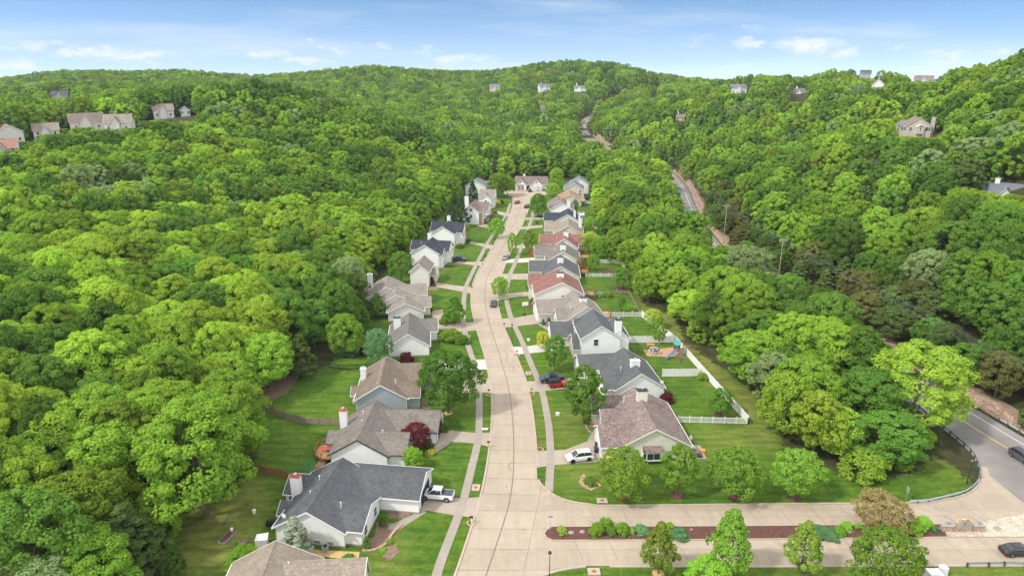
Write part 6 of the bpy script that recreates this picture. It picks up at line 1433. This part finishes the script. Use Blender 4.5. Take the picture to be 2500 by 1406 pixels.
for k, (a, b) in enumerate([((560, 1316), (562, 1300))]):
    pass
x, y = G(641, 1330); H = thing('bulk_bag', 'large open white bulk bag on the lawn at the lower left', 'bag', (x, y, 0), .15)
m = MB(); m.add([(-.75,-.65,0),(.75,-.65,0),(.75,.65,0),(-.75,.65,0),(-.82,-.75,1.45),(.9,-.72,1.35),(.85,.75,1.5),(-.8,.72,1.4),(-.70,-.62,1.2),(.76,-.6,1.12),(.72,.62,1.25),(-.68,.6,1.15)], [(3,2,1,0),(0,1,5,4),(1,2,6,5),(2,3,7,6),(3,0,4,7),(4,5,9,8),(5,6,10,9),(6,7,11,10),(7,4,8,11),(8,9,10,11)]); m.build('sack', M['white'], H)
MB().box(-.5, -.42, -.68, -.6, 1.4, 1.75).build('handle', M['white'], H)
x, y = G(621, 1252); m = MB(); m.lathe([(.26, 0), (.30, .6), (.27, .62), (.05, .63)], n=12); o = m.build('white_bucket', M['white']); o.location = (x, y, 0); tag(o, 'white bucket standing alone on the lawn', 'bucket')
x, y = G(567, 1300); m = MB(); m.lathe([(.2, .34), (.24, .8), (.2, .82), (.05, .83)], n=12); o = m.build('white_bucket', M['white']); o.location = (x, y, 0); tag(o, 'white bucket at the upper end of the narrow raised bed', 'bucket')
x, y = G(547, 1280); x2, y2 = G(558, 1262); m = MB(); m.tube((x, y, .15), (x2, y2, .35), .13, .10, 8); tag(m.build('log', M['bark']), 'old log lying on the lawn at the lower left', 'log')
x, y = G(613, 1325); H = thing('garden_trellis', 'leaning wooden trellis over a vegetable patch near the bulk bag', 'trellis', (x, y, 0)); m = MB(); m.tube((-.7, 0, 0), (0, .1, 1.7), .05, n=5); m.tube((.7, 0, 0), (0, .1, 1.7), .05, n=5); m.tube((-.5, 0, .5), (.5, 0, .5), .04, n=5); m.tube((-.3, .05, 1.0), (.3, .05, 1.0), .04, n=5); m.build('frame', M['woodgrey'], H)
x, y = G(664, 1284); H = thing('gas_grill', 'dark covered grill at the back corner of the dark grey-roofed house', 'grill', (x, y, 0)); m = MB(); m.box(-.75, .75, -.35, .35, .15, .95); m.build('body', M['darkmetal'], H); m = MB(); m.ext([(-.35, .953), (.35, .953), (.28, 1.2), (-.28, 1.2)], -.45, .45, 'u'); m.build('lid', M['darkmetal'], H)
x, y = G(795, 1345); H = thing('air_conditioner', 'grey air conditioner below the gable wall of the dark grey-roofed house', 'air conditioner', (x, y, 0)); MB().box(-.42, .42, -.42, .42, 0, .9).build('housing', M['metal'], H); m = MB(); m.lathe([(.34, .903), (.34, .96), (.04, .97)], n=14); m.build('fan_grille', M['darkmetal'], H)
# stone edging of the planting bed in front of the dark grey-roofed house
P = catmull([G(*z1(*p)) for p in [(1375,1055),(1480,1045),(1580,990),(1640,900),(1725,820)]], 5); m = MB()
for a, b in zip(P[:-1], P[1:]): t = (Vector(b) - Vector(a)).normalized(); n = Vector((-t.y, t.x)) * .16; m.prism([(a[0]-n.x, a[1]-n.y), (b[0]-n.x, b[1]-n.y), (b[0]+n.x, b[1]+n.y), (a[0]+n.x, a[1]+n.y)], 0, .22)
tag(m.build('stone_edging', M['brick']), 'curved brick edging of the bed in front of the dark grey-roofed house', 'edging')
def ring_edge(label, pts, mat='walk'):
    P = catmull([G(*p) for p in pts], 4); m = MB()
    for i, p in enumerate(P):
        rr = .14 + .04 * ((i * 7) % 3); m.box(p[0] - rr, p[0] + rr, p[1] - rr, p[1] + rr, 0, .16)
    tag(m.build('stone_edging', M[mat]), label, 'edging')
ring_edge('cream stone edging of the island bed on the corner lawn', [(1425,1160),(1416,1175),(1424,1188),(1450,1190),(1462,1188)]); ring_edge('pale stone edging of the curved bed near the dark round tree', [(1494,686),(1508,700),(1506,712),(1520,716),(1532,713)]); ring_edge('pale rock row below the tall dark yard tree', [(1430,1038),(1437,1052),(1452,1060)])
for lb, px, py in [('orange garden lantern on the island bed, upper one', 1427, 1168), ('orange garden lantern on the island bed, lower one', 1427, 1181)]:
    x, y = G(px, py); m = MB(); m.lathe([(.12, 0), (.18, .2), (.1, .4), (.22, .5), (.05, .65)], n=10); o = m.build('garden_ornament', M['orange']); o.location = (x, y, 0); tag(o, lb, 'ornament')
# playground
x, y = G(1655, 868); H = thing('play_tower', 'brown play tower with a green canopy and a blue slide by the white fence', 'playset', (x, y, 0), R(15))
for a in (-.8, .8):
    for b in (-.8, .8): MB().box(a - .07, a + .07, b - .07, b + .07, 0, 3.2).build('post', M['woodgrey'], H)
MB().box(-.9, .9, -.9, .9, 1.35, 1.5).build('platform', M['woodgrey'], H); m = MB(); m.ext([(-1.05, 3.0), (0, 3.9), (1.05, 3.0), (0, 3.8)], -1.0, 1.0, 'v'); m.build('canopy', M['teal'], H)
m = MB(); m.box(-.88, .88, -.87, -.83, 1.5, 2.3); m.box(-.88, .88, .83, .87, 1.5, 2.3); m.build('side_boards', M['woodgrey'], H)
m = MB(); m.add([(-.9, -.5, 1.5), (-.9, .1, 1.5), (-3.6, -1.5, .25), (-3.6, -.9, .25), (-.9, -.5, 1.42), (-.9, .1, 1.42), (-3.6, -1.5, .17), (-3.6, -.9, .17)], [(0, 1, 3, 2), (4, 6, 7, 5), (0, 4, 5, 1), (2, 3, 7, 6), (0, 2, 6, 4), (1, 5, 7, 3)]); m.tube((-.9, -.5, 1.6), (-3.6, -1.5, .35), .06, n=5); m.tube((-.9, .1, 1.6), (-3.6, -.9, .35), .06, n=5); m.build('slide', M['slide'], H)
m = MB(); m.tube((.8, 0, 2.6), (3.6, -1.2, 2.6), .07, n=6); m.tube((3.6, -1.2, 2.6), (3.2, -2.0, 0), .06, n=6); m.tube((3.6, -1.2, 2.6), (4.0, -.3, 0), .06, n=6); m.build('swing_beam', M['woodred'], H)
for k in (1.5, 2.5):
    m = MB(); m.tube((k - .2, -.3 * k / 1 * .9, 2.5), (k - .2, -.3 * k, .6), .015, n=4); m.tube((k + .2, -.3 * k, 2.5), (k + .2, -.3 * k, .6), .015, n=4); m.box(k - .22, k + .22, -.3 * k - .1, -.3 * k + .1, .55, .6); m.build('swing', M['slide'], H)
x, y = G(1598, 862); H = thing('climbing_dome', 'white geodesic climbing dome on the wood chips', 'climbing frame', (x, y, 0)); m = MB(); rings = [(1.6, 0, 10, 0), (1.45, .7, 10, .5), (.95, 1.3, 5, 0), (0, 1.55, 1, 0)]
pts = [[(r * math.cos(2 * math.pi * (k + o) / n), r * math.sin(2 * math.pi * (k + o) / n), z) for k in range(n)] for r, z, n, o in rings]
for k in range(10):
    m.tube(pts[1][k], pts[1][(k + 1) % 10], .035, n=5); m.tube(pts[0][k], pts[1][k], .035, n=5); m.tube(pts[0][(k + 1) % 10], pts[1][k], .035, n=5); m.tube(pts[1][k], pts[2][(k // 2) % 5], .035, n=5)
for k in range(5): m.tube(pts[2][k], pts[2][(k + 1) % 5], .035, n=5); m.tube(pts[2][k], pts[3][0], .035, n=5)
m.build('frame', M['white'], H); m = MB(); m.lathe([(1.2, .9), (.85, 1.25), (.05, 1.4)], n=10); m.build('cover', M['darkmetal'], H)
x, y = G(1588, 847); H = thing('picnic_table', 'orange wooden picnic table on the playground lawn', 'picnic table', (x, y, 0), -.2); MB().box(-.9, .9, -.38, .38, .72, .78).build('table_top', M['orange'], H)
for s in (-1, 1): MB().box(-.9, .9, s * .75 - .13, s * .75 + .13, .42, .47).build('bench', M['orange'], H); MB().box(s * .6 - .05, s * .6 + .05, -.8, .8, 0, .42).build('leg', M['orange'], H)
# basketball hoops
def hoop(lb, px, py, rz):
    x, y = G(px, py); H = thing('basketball_hoop', lb, 'basketball hoop', (x, y, .03), rz); m = MB(); m.tube((0, 0, 0), (0, 0, 3.0), .06, n=8); m.tube((0, 0, 2.8), (.6, 0, 3.2), .05, n=6); m.build('pole', M['darkmetal'], H); MB().box(-.5, .35, -.35, .35, 0, .25).build('base', M['darkmetal'], H)
    MB().box(.6, .64, -.9, .9, 2.9, 4.0).build('backboard', M['white'], H); m = MB(); m.lathe([(.23, 3.05), (.25, 3.05), (.25, 3.08), (.23, 3.08)], (.9, 0), 12); m.build('rim', M['orange'], H)
hoop('basketball hoop with a white board at the drive of the beige-roofed house', 1280, 769, -1.2); hoop('basketball hoop beside the garage of the end house', 1313, 466, -1.5)
hoop('small basketball hoop at the left kerb by the planter', 1186, 626, -.5)
x, y = G(1299, 625); H = thing('pennant', 'red feather flags on the lawn beside the white drive', 'flag', (x, y, 0)); m = MB(); m.tube((0, 0, 0), (0, 0, 2.2), .03, n=5); m.build('pole', M['metal'], H); MB().box(.03, .6, -.02, .02, .5, 2.1).build('cloth', M['red'], H); MB().box(-.8, -.3, -.02, .02, .2, 1.5).build('cloth', M['red'], H)
# white wall kerb near the dark pickup tree and soccer net like frame
x, y = G(741, 1150); H = thing('garden_net', 'green wire plant frame on the lawn left of the vegetable bed', 'garden net', (x, y, 0), .6); m = MB()
for k in range(5): m.tube((k * .5, 0, 0), (k * .5, .4, 1.4), .025, n=4); m.tube((0, .1 * k, .35 * k), (2.0, .1 * k, .35 * k), .02, n=4)
m.build('frame', M['teal'], H)
x, y = G(1197, 1050); m = MB(); m.box(-.6, .6, -.12, .12, .10, .45); o = m.build('newspaper_tube', M['white']); o.location = (x - 1.0, y, 0); tag(o, 'white box lying on the left verge near the kerb', 'box')
x, y = G(735, 1133 - 90); 

# ------------------------------------------------------------------ the air
hb = MB().box(-1650, 1650, -40, 2400, -2, 125)
hm = bpy.data.materials.new('haze'); hm.use_nodes = True; hm.node_tree.nodes.clear(); ho_ = hm.node_tree.nodes.new('ShaderNodeOutputMaterial'); pv = hm.node_tree.nodes.new('ShaderNodeVolumePrincipled')
pv.inputs['Density'].default_value = 0.00009; pv.inputs['Color'].default_value = (.86, .92, 1.0, 1); pv.inputs['Anisotropy'].default_value = .2
hm.node_tree.links.new(pv.outputs[0], ho_.inputs['Volume'])
hz_ = hb.build('haze', hm); tag(hz_, kind='stuff', label='thin pale air haze over the whole valley', cat='haze')
sc.cycles.volume_bounces = 0

# ------------------------------------------------------------------ look-alike neighbours are told apart by their place
by = {}
for o in C.objects:
    if o.parent is None and o.get('category') == 'tree' and o.get('group'): by.setdefault(o['label'], []).append(o)
for lb, lst in by.items():
    if 2 <= len(lst) <= 3 and len(lb.split()) <= 13:
        lst.sort(key=lambda o: o.location.x / max(o.location.y, 1))
        for o, w_ in zip(lst, ['leftmost of', 'rightmost of'] if len(lst) == 2 else ['leftmost of', 'middle of', 'rightmost of']): o['label'] = f"{lb}, {w_} {'two' if len(lst) == 2 else 'three'}"
